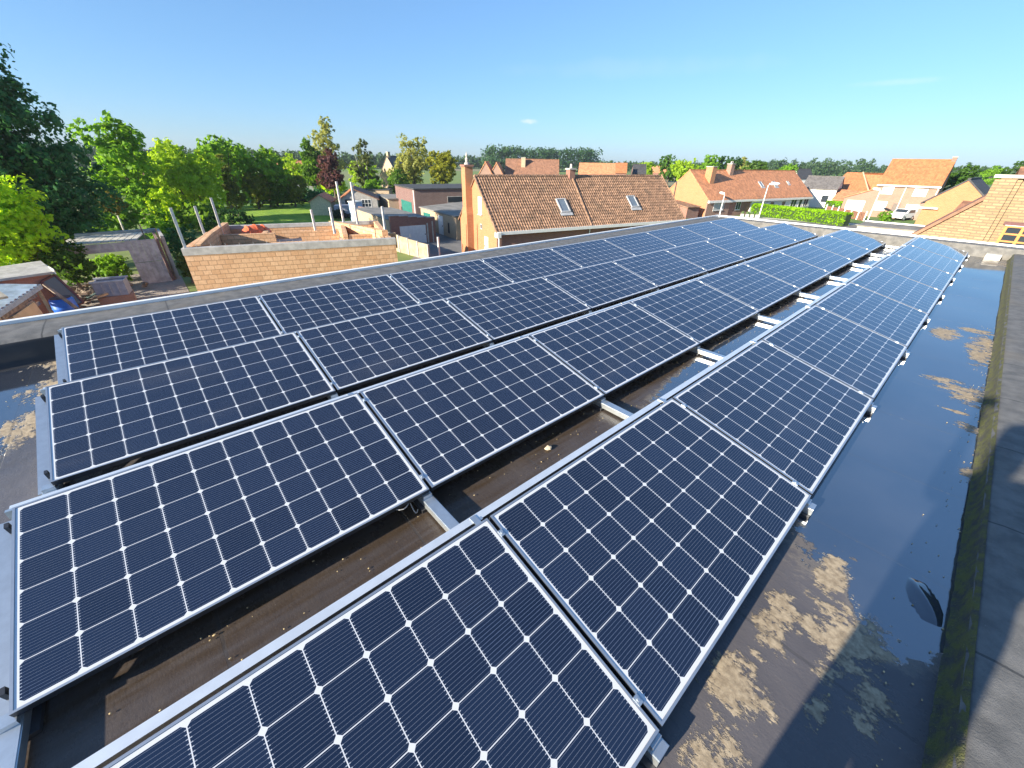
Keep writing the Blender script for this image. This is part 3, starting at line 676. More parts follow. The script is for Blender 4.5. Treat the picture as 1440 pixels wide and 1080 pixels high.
rb.hexa([(3.602, -.10, vz(3.6)+.01), (8.6, -.10, vz(-1.4)+.01), (8.6, 7, vz(-1.4)+.01), (3.602, 7, vz(3.6)+.01), (3.602, -.10, vz(3.6)+.14), (8.6, -.10, vz(-1.4)+.14), (8.6, 7, vz(-1.4)+.14), (3.602, 7, vz(3.6)+.14)])
rby = rb.build('roof', T_BR, hy)
cy = MB().box(.72, -.22, HB, 1.08, -.004, 6.75); cy.box(.60, -.12, HB, .718, -.003, 6.72); cy.box(1.082, -.12, HB, 1.2, -.003, 6.72); cy.box(.60, -.0025, 6.0, 1.2, .45, 6.70)
cyo = cy.build('chimney', B_YEL, hy); MB().box(.55, -.26, 6.752, 1.25, .5, 6.84).build('chimney_cap', CONCP, cyo)
wy = MB(); Z0, Z1, U0, U1 = 4.05, 5.38, 1.42, 2.9
for i in range(5): u = U0+(U1-U0)*i/4; wy.box(u-.035, -.05, Z0, u+.035, -.012, Z1)
for i in range(7): z = Z0+(Z1-Z0)*i/6; wy.box(U0, -.045, z-.025, U1, -.014, z+.025)
wyo = wy.build('window', ORANGEW, hy); MB().box(U0, -.012, Z0, U1, -.004, Z1).build('pane', GLASS, wyo); MB().box(U0-.1, -.06, Z1+.04, U1+.1, -.004, Z1+.13).build('lintel', DKRED, wyo); MB().box(U0-.05, -.07, Z1+.0252, U1+.05, -.004, Z1+.0385).build('head_trim', WHITEP, wyo)
hz, _, _, _ = house('brown tiled house peeping out behind the yellow brick chimney', (1.3, 48), 86, 9, 4, -.3, 1.5, B_ORANGE, T_BR, gut=False)

# --- houses farther back, above the pantiled ridge
def ridge_house(label, P0, P1, hw, drop, wall, roof, name='house', group=None):
    az = math.degrees(math.atan2(P1[0]-P0[0], P1[1]-P0[1])); aa = R(az); L = math.hypot(P1[0]-P0[0], P1[1]-P0[1]); zr = (P0[2]+P1[2])/2
    E0 = (P0[0]+hw*math.cos(aa), P0[1]-hw*math.sin(aa))
    return house(label, E0, az, L, hw, zr-drop, zr, wall, roof, gut=False, name=name, ov=.1, group=group)
ha, rfa, ze, zr = ridge_house('wide brown roofed house with pale chimney behind the pantiled ridge', (-67.2, 59.5, 1.6), (-60.0, 66.9, 1.6), 3.6, 3.0, B_PALE, T_BR)
chimney(rfa, 3.4, 2.3, zr-1.8, zr+.35, .8, .8, B_PALE, 0)
ht_, rft, ze, zr = ridge_house('twin-gabled red house between the wood and the wide brown roof, left gable', (-65.9, 53.2, 1.0), (-69.0, 56.5, 1.0), 1.1, 1.7, B_PINK, T_OR)
ht_['label'] = 'narrow pink gable, left of the twin gables beside the far wood'
ht2, _, _, _ = ridge_house('narrow pink gable, right of the twin gables beside the wide brown roof', (-64.7, 54.9, .9), (-67.8, 58.2, .9), 1.1, 1.7, B_PINK, T_OR)
hb, rfb, ze, zr = ridge_house('orange-brown roofed house with grey gable right of the ridge chimney', (-66.6, 81.2, 1.1), (-60.4, 86.2, 1.1), 3.4, 2.2, CONCP, T_OR)
ridge_house('small house with bright orange roof beside a dark roof in the distance', (-71.9, 102.4, 1.2), (-69.6, 104.2, 1.2), 2.6, 2.0, B_RED, T_BRO)
ridge_house('small house with black slate roof beside the bright orange roof', (-70.9, 109.2, 1.0), (-68.3, 111.4, 1.0), 2.4, 2.0, B_DARK, T_DK)
ridge_house('low red roofed farmhouse among far trees right of the ridge', (-104, 171, .3), (-98, 175, .2), 3, 2.2, B_RED, T_OR)
ridge_house('orange roofed house behind the round green trees left of the purple tree', (-105.6, 26.5, .55), (-104.2, 33.0, .55), 4, 2.6, WHITEP, T_OR)
ridge_house('brown roofed house glimpsed between the left trees', (-89.2, 2.0, .45), (-88.7, 7.0, .45), 3.6, 2.4, B_RED, T_BR)
hq, rfq, ze, zr = ridge_house('steep grey slate roofed house with pale chimney behind the birches', (-106.6, 53.4, 1.8), (-107.5, 58, 1.8), 3.6, 4.2, B_PALE, T_GREY)
chimney(rfq, .5, 3.6, zr-1, zr+1.0, .7, .7, B_PALE, 0)

# --- back-yard garages and sheds
wg = thing('garage', 'brick garage with stepped parapet and broad white door', 'garage', (-34.3, 17.7, G), R(83))
fp = MB(); Wd = 4.3
tops = [2.45, 2.40, 2.30, 2.22, 2.15]
for i, t in enumerate(tops): fp.box(Wd*i/5, -.0, 0, Wd*(i+1)/5, .3, t+.05)
fp.build('front_wall', B_RED, wg)
fc = MB()
for i, t in enumerate(tops): fc.box(Wd*i/5-.03, -.05, t+.052, Wd*(i+1)/5-.032, .35, t+.12)
fc.build('coping', CONC, wg)
wb = MB().hexa([(0, .302, 0), (Wd, .302, 0), (Wd, 12, 0), (0, 12, 0), (0, .302, 2.15), (Wd, .302, 2.05), (Wd, 12, 1.95), (0, 12, 2.1)]); wb.build('side_wall', B_PALE, wg)
MB().hexa([(-.05, .31, 2.16), (Wd+.05, .31, 2.06), (Wd+.05, 12.1, 1.96), (-.05, 12.1, 2.11), (-.05, .31, 2.21), (Wd+.05, .31, 2.11), (Wd+.05, 12.1, 2.01), (-.05, 12.1, 2.16)]).build('roof', ROOFELT, wg)
door(wg, 'front', 0, .8, .02, 2.5, 1.6, WHITEP, 'garage_door')
b = MB().box(3.42, -.03, 0, 3.55, -.004, 1.75); b.box(3.95, -.03, 0, 4.05, -.004, 1.9); b.build('pilaster', CONCP, wg)
br = thing('workshop', 'tall dark brick flat-roofed workshop with green gate', 'workshop', (-47.2, 27.5, G), R(77))
MB().box(0, 0, 0, 13, 9.5, 3.65).build('wall', B_DARK, br); MB().box(-.12, -.12, 3.652, 13.1, 9.6, 3.8).build('roof', BITUD, br)
opening(br, 'front', 13, 4.2, 2.05, 3.0, .8, CONC, GLASS); door(br, 'left', 13, 1.8, 0, 5.0, 2.1, GREEND, 'gate'); MB().tube([(-.1, .12, 0), (-.1, .12, 3.6)], .06, 8).build('downpipe', WHITEP, br)
an = thing('annex', 'low tan brick annex with grey felt roof and white door beside the drive', 'annex', (-42.7, 25.6, G), R(-9))
MB().hexa([(0, 0, 0), (9.4, 0, 0), (9.4, 7, 0), (-2, 7, 0), (0, 0, 2.1), (9.4, 0, 2.1), (9.4, 7, 2.3), (-2, 7, 2.3)]).build('wall', B_PALE, an)
MB().hexa([(-.15, -.15, 2.105), (9.5, -.15, 2.105), (9.5, 7.1, 2.305), (-2.2, 7.1, 2.305), (-.15, -.15, 2.23), (9.5, -.15, 2.23), (9.5, 7.1, 2.43), (-2.2, 7.1, 2.43)]).build('roof', ROOFELT, an)
door(an, 'front', 9.4, .8, 0, 2.0, 1.75, GREEND, 'gate'); door(an, 'front', 9.4, 5.0, 0, 1.2, 1.85, WHITEP); opening(an, 'front', 9.4, 3.6, .9, .5, .7, CONC, GLASS); opening(an, 'front', 9.4, 7.4, .4, .35, 1.0, STEELD, GLASS, 'door')
lp = thing('lock_up_garage', 'low pale brick lock-up garage left of the dark workshop', 'garage', (-63.5, 30.0, G), R(-14))
MB().box(0, 0, 0, 8, 6, 1.95).build('wall', B_PALE, lp); MB().box(-.15, -.15, 1.952, 8.1, 6.1, 2.08).build('roof', ROOFELT, lp); door(lp, 'front', 8, 1.5, 0, 2.4, 1.5, CONCP, 'garage_door')
og = thing('gabled_garage', 'grey gabled garage with orange tile roof at the drive end', 'garage', (-58.6, 22.2, G), R(66))
MB().prism([(0, 0, 0), (5.0, 0, 0), (5.0, 0, 2.0), (2.0, 0, 3.25), (0, 0, 1.8)], (0, -.01, 0))
MB().prism([(0, 0, 0), (0, 0, 1.8), (2.0, 0, 3.2), (5.0, 0, 2.0), (5.0, 0, 0)], (0, 7, 0)).build('wall', CONC, og)
MB().hexa([(-.3, -.2, 1.62), (2.0, -.2, 3.24), (2.0, 7.2, 3.24), (-.3, 7.2, 1.62), (-.3, -.2, 1.74), (2.0, -.2, 3.36), (2.0, 7.2, 3.36), (-.3, 7.2, 1.74)]).build('roof', T_BRO, og)
MB().hexa([(2.002, -.2, 3.24), (5.3, -.2, 1.9), (5.3, 7.2, 1.9), (2.002, 7.2, 3.24), (2.002, -.2, 3.36), (5.3, -.2, 2.02), (5.3, 7.2, 2.02), (2.002, 7.2, 3.36)]).build('roof', T_BR, og)
opening(og, 'front', 5, 2.9, 1.0, 1.3, 1.0, WHITEP, GLASS, split=2, hsplit=1); opening(og, 'front', 5, .8, .1, .8, 1.9, STEELD, GLASS, 'door')
ss = thing('garden_shed', 'small cream shed with reddish shallow roof beside the lawn', 'shed', (-60.5, 19.0, G), R(62))
MB().prism([(0, 0, 0), (0, 0, 1.7), (1.3, 0, 2.5), (2.6, 0, 1.7), (2.6, 0, 0)], (0, 4.5, 0)).build('wall', plain('cream_boards', (.62, .55, .36), .8), ss)
for s in (0, 1):
    xa, xb = (-.2, 1.3) if s == 0 else (1.302, 2.8); za, zb = (1.6, 2.52) if s == 0 else (2.52, 1.6)
    MB().hexa([(xa, -.2, za), (xb, -.2, zb), (xb, 4.7, zb), (xa, 4.7, za), (xa, -.2, za+.1), (xb, -.2, zb+.1), (xb, 4.7, zb+.1), (xa, 4.7, za+.1)]).build('roof', T_OR, ss)
lb2 = thing('flat_roof_shed', 'low flat grey roofed shed behind the orange roofed garage', 'shed', (-74, 30.5, G), R(55)); MB().box(0, 0, 0, 6, 4, 2.1).build('wall', B_PALE, lb2); MB().box(-.1, -.1, 2.102, 6.1, 4.1, 2.2).build('roof', BITUD, lb2)
bc = thing('portable_toilet', 'blue and white portable cabin standing behind the new brickwork', 'cabin', (-51.8, 20.9, G), R(20)); MB().box(0, 0, 0, 1.1, 1.1, 2.25).build('cabin', plain('pale_blue_plastic', (.28, .42, .62), .5), bc); MB().box(-.05, -.05, 2.252, 1.15, 1.15, 2.36).build('roof', WHITEP, bc); MB().box(.15, -.02, .1, .95, -.004, 2.0).build('door', WHITEP, bc)
bw = tag(MB().box(-49.0, 20.9, G, -45.8, 21.15, -3.5).build('brick_wall', B_DARK), 'dark brick wall section right of the blue cabin', 'wall')
tr = thing('trailer', 'grey covered trailer parked beside the small cream shed', 'trailer', (-56.3, 20.6, G), R(60)); MB().box(0, 0, .5, 3.4, 1.7, 1.5).build('body', GREYP, tr)
for y in (-.1, 1.72):
    for x in (1.2, 2.0): MB().tube([(x, y, .33), (x, y+.12, .33)], .33, 14).build('wheel', STEELD, tr)
# concrete panel fence in front of the white-door garage
cf = thing('concrete_fence', 'pale concrete panel fence stepping down in front of the white garage door', 'fence', (0, 0, 0))
fp0, fp1 = Vector((-34.2, 16.7, G)), Vector((-27.2, 17.2, G))
for i in range(5):
    p, q = fp0.lerp(fp1, i/5), fp0.lerp(fp1, (i+1)/5); hgt = 1.45-.06*i
    MB().beam(p+Vector((.07, 0, hgt/2)), q+Vector((-.07, 0, hgt/2)), .05, hgt).build('panel', plain('tan_concrete', (.34, .29, .20), .9, 0, .25, 2), cf)
for i in range(6):
    p = fp0.lerp(fp1, i/5); MB().box(p.x-.06, p.y-.07, G, p.x+.06, p.y+.07, G+1.52-.06*i).build('post', CONC, cf)
tag(MB().box(-27.6, 18.3, G, -27.48, 18.42, G+1.6).build('gate_post', WHITEP), 'thin white gate post at the garage drive', 'post')

# --- new construction
nb = thing('unfinished_building', 'unfinished house shell of orange hollow clay blocks with concrete ring beam', 'building', (-21, 1.9, G), R(-19))
WH = 3.25; LB = 8.75
MB().box(-.3, 0, 0, 0, LB, WH).build('block_wall', B_BLOCK, nb)
rbm = MB().box(-.32, -.02, WH+.002, .015, LB+.02, WH+.29)
for i in range(18): rbm.box(-.16, .5+i*.53, WH+.29, -.145, .515+i*.53, WH+.29+.12)
rbm.build('ring_beam', CONC, nb)
MB().box(-8.2, .02, 0, -.302, .3, WH+.30).build('block_wall', B_BLOCK, nb); MB().box(-8.4, LB-.28, 0, -.302, LB, WH+.1).build('block_wall', B_BLOCK, nb)
MB().box(-8.5, .302, 0, -8.22, LB-.3, WH-.1).build('block_wall', B_BLOCK, nb); MB().box(-8.55, 0, WH-.098, -8.2, LB, WH+.1).build('ring_beam', CONC, nb)
MB().box(-8.2, .31, 0, -.31, LB-.3, WH-.75).build('floor_slab', CONC, nb)
for x0, y0, x1, y1, h in ((-5.6, .32, -5.35, 2.9, .75), (-5.6, 4.2, -5.35, 6.2, .8), (-3.2, 2.95, -2.95, 5.2, .62), (-6.9, 6.4, -3.1, 6.65, .85), (-3.4, 6.7, -3.15, 9.2, .8), (-7.2, 2.2, -5.7, 2.45, .7), (-1.2, 2.0, -.95, 3.0, .45), (-2.4, 8.2, -.35, 8.4, .85)):
    MB().box(x0, y0, WH-.748, x1, y1, WH-.75+h).build('inner_wall', B_BLOCK, nb)
MB().hexa([(-3.0, .32, WH+.02), (-.4, .32, WH+.3), (-.4, .62, WH+.3), (-3.0, .62, WH+.02), (-3.0, .32, WH+.5), (-.4, .32, WH+.36), (-.4, .62, WH+.36), (-3.0, .62, WH+.5)]).build('parapet_blocks', B_BLOCK, nb)
MB().hexa([(-9, LB-3, WH-.7), (-2, LB-.4, WH-.7), (-2, LB-.1, WH-.7), (-9, LB-2.7, WH-.7), (-9, LB-3, WH+.1), (-2, LB-.4, WH+.4), (-2, LB-.1, WH+.4), (-9, LB-2.7, WH+.1)]).build('inner_wall', B_BLOCK, nb)
od = thing('orange_drum', 'orange ribbed drum lying on the deck of the unfinished shell', 'drum', (-27.2, 5.9, G+WH-.75), R(8))
b = MB().blob((0, 0, .55), (.62, 1.0, .62), 20, 12); od.scale = (.85, .85, .85); b.build('drum', ORANGEP, od, True)
for y in (-.5, 0, .5): MB().tube([(0, y-.04, .55), (0, y+.04, .55)], .66-.10*abs(y), 22).build('rib', ORANGEP, od)
MB().box(-.2, -1.5, 0, .3, -1.05, .7).build('bracket', ORANGEP, od)
POSTS = [(-21.15, 2.05, 1.55, 'leftmost white timber post'), (-24.3, 3.15, 1.75, 'second white timber post'), (-26.9, 4.2, 1.9, 'third and farthest white timber post'),
         (-21.2, 8.35, 1.25, 'post nearest the lawn edge'), (-24.5, 8.4, 1.3, 'slim post behind'), (-26.2, 10.7, 1.75, 'post before the brown wall'), (-25.2, 11.2, 1.75, 'post before the drive'), (-21.6, 11.3, 1.55, 'rightmost post at the corner')]
for i, (x, y, h_, s) in enumerate(POSTS):
    z0 = G+WH+.29 if x > -21.5 else (G+WH-.75 if i not in (5, 6) else G+WH+.1); hh = h_ if x > -21.5 else h_+.6
    o = MB().box(x-.05, y-.05, z0, x+.05, y+.05, z0+hh).build('scaffold_post', plain('whitewashed_timber', (.62, .60, .56), .7, 0, .15, 8))
    lab = ['leftmost white post standing on the new ring beam corner', 'white post second from left inside the block shell', 'tall white post third from left inside the block shell', 'white post on the ring beam in front of the lawn corner', 'slim white post behind the ring beam beside the small shed', 'white post in front of the grey gabled garage', 'white post in front of the drive and dark window', 'rightmost white post of the block shell beside the stepped garage'][i]
    tag(o, lab, 'post', 'white posts on the unfinished shell')

# --- yard left: ruined shed, brick shed, lean-to, junk
ru = thing('ruined_shed', 'roofless grey plank shed with slatted top at the back of the yard', 'shed', (-31.8, 0, G))
GREYB = plain('grey_weathered_boards', (.40, .39, .40), .85, 0, .25, 3)
for z0, z1 in ((.02, 1.28), (1.31, 2.55)):
    b = MB()
    for i in range(6): b.box(-.06, -.05+i*.23, z0, .0-.01*(i % 2), -.05+i*.23+.222, z1)
    b.build('plank_panel', GREYB, ru)
b = MB()
for i in range(4): b.box(-.08, -2.5+i*.62, 2.02, -.02, -2.5+i*.62+.61, 2.5)
b.build('fascia_panel', GREYB, ru)
b = MB()
for i in range(11): b.hexa([(-3.9, -2.3+i*.31, 2.46), (-.12, -2.9+i*.31, 2.52), (-.12, -2.64+i*.31, 2.52), (-3.9, -2.04+i*.31, 2.46), (-3.9, -2.3+i*.31, 2.52), (-.12, -2.9+i*.31, 2.58), (-.12, -2.64+i*.31, 2.58), (-3.9, -2.04+i*.31, 2.52)])
b.build('roof_slats', CONCP, ru)
MB().box(-4.4, -2.3, 2.40, -4.0, 1.6, 2.62).build('back_beam', CONC, ru); MB().box(-3.9, 1.36, 0, -.1, 1.5, 2.5).build('brick_cheek', B_DARK, ru)
MB().box(-4.0, 1.62, 0, -.4, 1.8, 2.62).build('side_wall', CONC, ru)
for x, y in ((-.3, 1.56), (-2.4, .9)): MB().box(x-.035, y-.035, 0, x+.035, y+.035, 3.1).build('post', OLDWOOD, ru)
sh = thing('brick_shed', 'small red brick shed with grey slab roof at left edge', 'shed', (-27.2, -2.95, G), R(14))
RBR = brick('salmon_brick', (.40, .17, .12), (.36, .145, .10), (.38, .2, .15))
MB().hexa([(-1.4, -4, 0), (.0, -4, 0), (.0, 0, 0), (-1.4, 0, 0), (-1.4, -4, 2.05), (.0, -4, 2.0), (.0, 0, 2.0), (-1.4, 0, 2.2)]).build('wall', RBR, sh)
MB().hexa([(-1.9, -4.2, 2.12), (.15, -4.2, 2.02), (.15, .12, 2.02), (-1.9, .12, 2.24), (-1.9, -4.2, 2.22), (.15, -4.2, 2.12), (.15, .12, 2.12), (-1.9, .12, 2.34)]).build('roof', CONC, sh)
MB().box(-1.7, .122, 2.0, .2, .16, 2.22).build('roof_edge', WHITEP, sh)
lt = thing('lean_to', 'open lean-to of pale blue corrugated sheets and loose planks beside the brick shed', 'lean-to', (-22.2, -4.15, G), R(169.6))
b = MB()
for i in range(22):
    x0, x1 = i*.2, (i+1)*.2; za, zb = (.05, 0) if i % 2 else (0, .05)
    b.hexa([(x0, .02, 1.72+za), (x0, 2.6, 2.1+za), (x1, 2.6, 2.1+zb), (x1, .02, 1.72+zb), (x0, .02, 1.74+za), (x0, 2.6, 2.12+za), (x1, 2.6, 2.12+zb), (x1, .02, 1.74+zb)])
b.build('corrugated_roof', plain('pale_blue_sheet', (.42, .50, .56), .55, .1, .25, 2), lt)
MB().box(0, -.03, 1.55, 4.4, .015, 1.74).build('edge_board', plain('pale_blue_board', (.36, .42, .45), .7), lt)
for i in range(9): MB().beam((.3+.18*i, .06+.05*(i % 3), 1.48-.07*(i % 4)), (2.6+.25*(i % 5), .02-.05*(i % 2), 1.46-.10*(i % 4)), .05, .13).build('plank', OLDWOOD, lt)
for x in (.1, 4.2): MB().box(x, .05, 0, x+.1, .15, 1.54).build('post', WOOD, lt)
MB().box(.1, 2.5, 0, .2, 2.6, 2.05).build('post', WOOD, lt)
tag(MB().beam((-24.5, -4.65, -2.95), (-22.9, -3.95, -3.42), .34, .09).build('timber_beam', plain('pale_plank', (.50, .43, .32), .8)), 'thick pale plank lying across the corrugated sheets', 'plank')
tag(MB().hexa([(-22.6, -3.75, G+.02), (-24.6, -3.35, G+.02), (-24.62, -3.38, G+.02), (-22.62, -3.78, G+.02), (-22.9, -3.95, G+1.35), (-24.7, -3.52, G+1.4), (-24.72, -3.55, G+1.4), (-22.92, -3.98, G+1.35)]).build('plywood_sheet', plain('plywood', (.60, .42, .22), .75, 0, .12, 2)), 'tan plywood sheet leaning under the lean-to', 'plywood')
bb = thing('blue_barrel', 'bright blue plastic barrel standing among the yard junk', 'barrel', (-25.6, -2.85, G))
bb.scale = (1.2, 1.2, 1.25)
MB().tube([(0, 0, 0), (0, 0, .03), (0, 0, .3), (0, 0, .33), (0, 0, .36), (0, 0, .6), (0, 0, .63), (0, 0, .66), (0, 0, .92), (0, 0, .98)], [.31, .34, .35, .365, .35, .35, .365, .35, .34, .3], 20).build('drum', BLUEP, bb, True)
MB().tube([(0, 0, .982), (0, 0, 1.0)], .29, 18).build('lid', plain('dark_lid', (.08, .05, .06), .6), bb)
W4 = [Vector(p) for p in ((-26.2, -2.85, -4.95), (-26.4, -2.3, -4.8), (-27.2, -2.85, -3.55), (-27.0, -3.35, -3.75))]
wf = thing('window_frame', 'old dark red window frame with glass leaning on the brick shed', 'window frame', tuple(W4[0]))
q4 = [p-W4[0] for p in W4]; b = MB()
for i in range(4): b.beam(q4[i], q4[(i+1) % 4], .09, .07)
b.build('frame', DKRED, wf)
nq = (q4[1]-q4[0]).cross(q4[3]-q4[0]).normalized()*.008
MB().hexa([p-nq for p in q4]+[p+nq for p in q4]).build('pane', MT('dusty_glass').setv('Base Color', (.16, .15, .13)).setv('Roughness', .15).m, wf)
tag(MB().beam((-25.6, -3.1, -3.6), (-24.6, -2.25, -4.9), .12, .06).build('timber_plank', OLDWOOD), 'grey timber plank propped against the old window frame', 'plank')
tb = thing('plastic_tub', 'grey ribbed plastic tub on a stack of pink bricks', 'tub', (-28.2, -1.2, G+.5), R(80))
b = MB(); b.box(-.62, -.45, 0, .62, .45, .06); b.box(-.62, -.45, .0605, -.57, .45, .72); b.box(.57, -.45, .0605, .62, .45, .72); b.box(-.569, -.45, .0605, .569, -.40, .72); b.box(-.569, .40, .0605, .569, .45, .72); b.build('tub', GREYP, tb)
for x in (-.3, 0, .3): MB().box(x-.03, -.49, .05, x+.03, -.452, .66).build('rib', GREYP, tb)
b = MB().box(-.68, -.5, .721, .68, -.38, .79); b.box(-.68, .38, .721, .68, .5, .79); b.build('rim', plain('pale_rim', (.42, .44, .48), .5), tb)
tag(MB().box(-28.75, -1.9, G+.012, -27.65, -.5, G+.49).build('brick_stack', B_PINK), 'stack of pink bricks under the grey tub', 'bricks')
rnd = random.Random(8)
pn = 0
WHERE = ['beside the blue barrel', 'under the leaning window frame', 'left of the grey tub', 'behind the grey tub', 'right of the grey tub', 'in front of the ruined shed', 'on top of the rubble heap', 'in the middle of the heap', 'at the left of the heap', 'at the back of the heap', 'near the roof edge', 'against the plank panel', 'below the greenery', 'beside the brick stack']
TONE = [(.40, .30, .2, 'tan'), (.16, .10, .07, 'dark brown'), (.30, .29, .28, 'grey'), (.07, .11, .10, 'greenish')]
for i in range(14):
    c = TONE[i % 4]; x, y = rnd.uniform(-32.5, -27.2), rnd.uniform(-3.6, -.2); an_ = rnd.uniform(-1.0, 1.4); ln = rnd.uniform(.7, 1.7); z = .12+rnd.uniform(0, .55)
    if i in (10, 0): x, y, z = -26.0+.4*i*.1, -1.9, .1
    d = Vector((math.sin(an_), math.cos(an_), rnd.uniform(-.12, .25)))*ln/2
    o = MB().beam(Vector((x, y, G+z))-d, Vector((x, y, G+z))+d, rnd.uniform(.12, .3), rnd.uniform(.04, .1)).build('scrap_plank', plain('scrap_'+c[3].replace(' ', '_'), c[:3], .85, 0, .35, 5))
    tag(o, '%s scrap plank lying %s' % (c[3], WHERE[i]), 'plank', 'scrap planks in the yard')
b = MB()
for i in range(90):
    x, y = rnd.gauss(-30, 1.9), rnd.gauss(-1.9, .9); s = rnd.uniform(.06, .24); b.blob((x, y, G+.05+rnd.uniform(0, .35)*math.exp(-((x+30.5)**2)/5)), (s, s*rnd.uniform(.6, 1.3), s*.6), 6, 4, i, .25)
struct(b.build('rubble', plain('rubble_stone', (.22, .17, .13), .95, 0, .5, 3)), 'stuff')

# --- street furniture, hedges, vehicle
def lamp(label, x, y, h_, dx, dy):
    l = thing('street_lamp', label, 'street lamp', (x, y, G), 0, 'street lamps beyond the far parapet')
    MB().tube([(0, 0, 0), (0, 0, h_*.5), (0, 0, h_-.15), (dx*.12, dy*.12, h_)], [.085, .07, .05, .045], 10).build('pole', WHITEP, l)
    d = Vector((dx, dy, .05)).normalized(); s = Vector((dx*.1, dy*.1, h_+.02)); b = MB()
    b.tube([s, s+d*.25, s+d*.8, s+d*1.15, s+d*1.3], [.07, .15, .18, .14, .06], 12); b.build('lamp_head', plain('lamp_head_white', (.85, .85, .84), .35), l, True)
    return l
lamp('white street lamp with flat head in front of the pink house bay', -26.1, 66, 3.25, -.8, .6)
lamp('taller white street lamp with rounded head before the white terrace', -20.7, 66, 4.75, .75, .66)
lamp('slim white street lamp in front of the two-storey house', -11.0, 80.5, 4.2, -.6, .5)
vn = thing('parked_car', 'white hatchback parked in front of the two-storey house', 'car', (-8.9, 86.6, G+.02), R(75))
pr = [(0, .35), (.05, .8), (.9, 1.0), (1.5, 1.5), (3.2, 1.52), (3.8, 1.05), (3.95, .9), (4.0, .35)]
def side(y): return [(x, y, z) for x, z in pr]
b = MB(); k = len(pr); b.v = side(-.85)+side(.85); b.f = [tuple(range(k)), tuple(reversed(range(k, 2*k)))] + [(i, i+k, (i+1) % k+k, (i+1) % k) for i in range(k)]
b.build('body', plain('white_car_paint', (.75, .75, .74), .25, 0, .03), vn)
MB().hexa([(.98, -.74, 1.09), (.98, .74, 1.09), (1.44, .70, 1.47), (1.44, -.70, 1.47), (.95, -.74, 1.11), (.95, .74, 1.11), (1.41, .70, 1.49), (1.41, -.70, 1.49)]).build('windscreen', GLASS, vn)
for s in (-.86, .855): MB().hexa([(1.45, s, 1.02), (3.3, s, 1.02), (3.1, s, 1.42), (1.7, s, 1.42), (1.45, s+.006, 1.02), (3.3, s+.006, 1.02), (3.1, s+.006, 1.42), (1.7, s+.006, 1.42)]).build('side_window', GLASS, vn)
for x in (.75, 3.2):
    for y in (-.9, .72):
        wq = MB().tube([(x, y, .31), (x, y+.2, .31)], .32, 16).build('wheel', STEELD, vn); MB().tube([(x, y-.01, .31), (x, y+.21, .31)], .19, 12).build('rim', ALU, wq)
for y in (-.6, .45): MB().box(-.03, y, .72, .06, y+.2, .86).build('headlight', PALEGLASS, vn)
rfn = thing('garden_fence', 'low rusty brown panel fence with white posts behind the long hedge', 'fence')
q0, q1 = Vector((-18.6, 90, G)), Vector((-11.6, 81.5, G))
for i in range(6):
    p, q = q0.lerp(q1, i/6), q0.lerp(q1, (i+1)/6); MB().beam(p+Vector((0, 0, .55)), q+Vector((-.01, .012, .55)), .06, 1.1).build('panel', plain('rusty_heather', (.23, .11, .07), .95, 0, .5, 6, .03), rfn)
for i in range(7):
    p = q0.lerp(q1, i/6); MB().box(p.x-.06, p.y-.16, G, p.x+.06, p.y-.04, G+1.35).build('post', WHITEP, rfn)
for i, (x, y) in enumerate(((-24.5, 70.2), (-23.9, 70.5), (-23.3, 70.8), (-22.7, 71.1))):
    t = thing('planter_box', ['leftmost', 'second from left', 'third from left', 'rightmost'][i]+' of four square grey planters at the long hedge end', 'planter', (x, y, G), R(20), 'planters at the hedge end')
    MB().box(-.24, -.24, 0, .24, .24, .5).build('box', CONC, t); MB().blob((0, 0, .62), (.25, .25, .22), 10, 6, i, .15).build('plant', plain('planter_green', (.06, .10, .03), .9, 0, .4, 9), t)
tag(MB().box(-80, 17.2, G, -79.8, 27, -4.1).build('dark_fence', plain('black_fence', (.012, .016, .035), .8)), 'dark screen fence along the back of the lawn', 'fence')

# ------------------------------------------------------------------ vegetation
LEAFM = {}
def leafmat(c, var=.35, tr=.35):
    tr = min(.55, tr+.13)
    key = (c, var)
    if key in LEAFM: return LEAFM[key]
    k = MT('foliage_%d' % len(LEAFM)); P = k.obj(); n = k.noise(P, .55, 3); f = k.noise(P, 5, 2)
    hi = tuple(min(1, x*(1+var)) for x in c); lo = (c[0]*(1-var*.9), c[1]*(1-var*.7), c[2]*(1-var*.5))
    col = k.mix((n*.6+f*.4).ss(.36, .64), lo, hi)
    k.setv('Base Color', col).setv('Roughness', .55).setv('Specular IOR Level', .25)
    t = k.t.nodes.new('ShaderNodeBsdfTranslucent'); mx = k.t.nodes.new('ShaderNodeMixShader'); mx.inputs[0].default_value = tr
    c2 = k.mix(.5, col, (min(1, c[0]*2.2), min(1, c[1]*2.0), c[2]*.8)); k.t.links.new(c2.o, t.inputs[0])
    k.t.links.new(k.b.outputs[0], mx.inputs[1]); k.t.links.new(t.outputs[0], mx.inputs[2]); k.t.links.new(mx.outputs[0], k.out.inputs[0])
    LEAFM[key] = k.m; return k.m
BARK = plain('bark', (.13, .10, .075), .95, 0, .35, 5, .02); BARKW = plain('birch_bark', (.50, .48, .43), .85, 0, .35, 4)
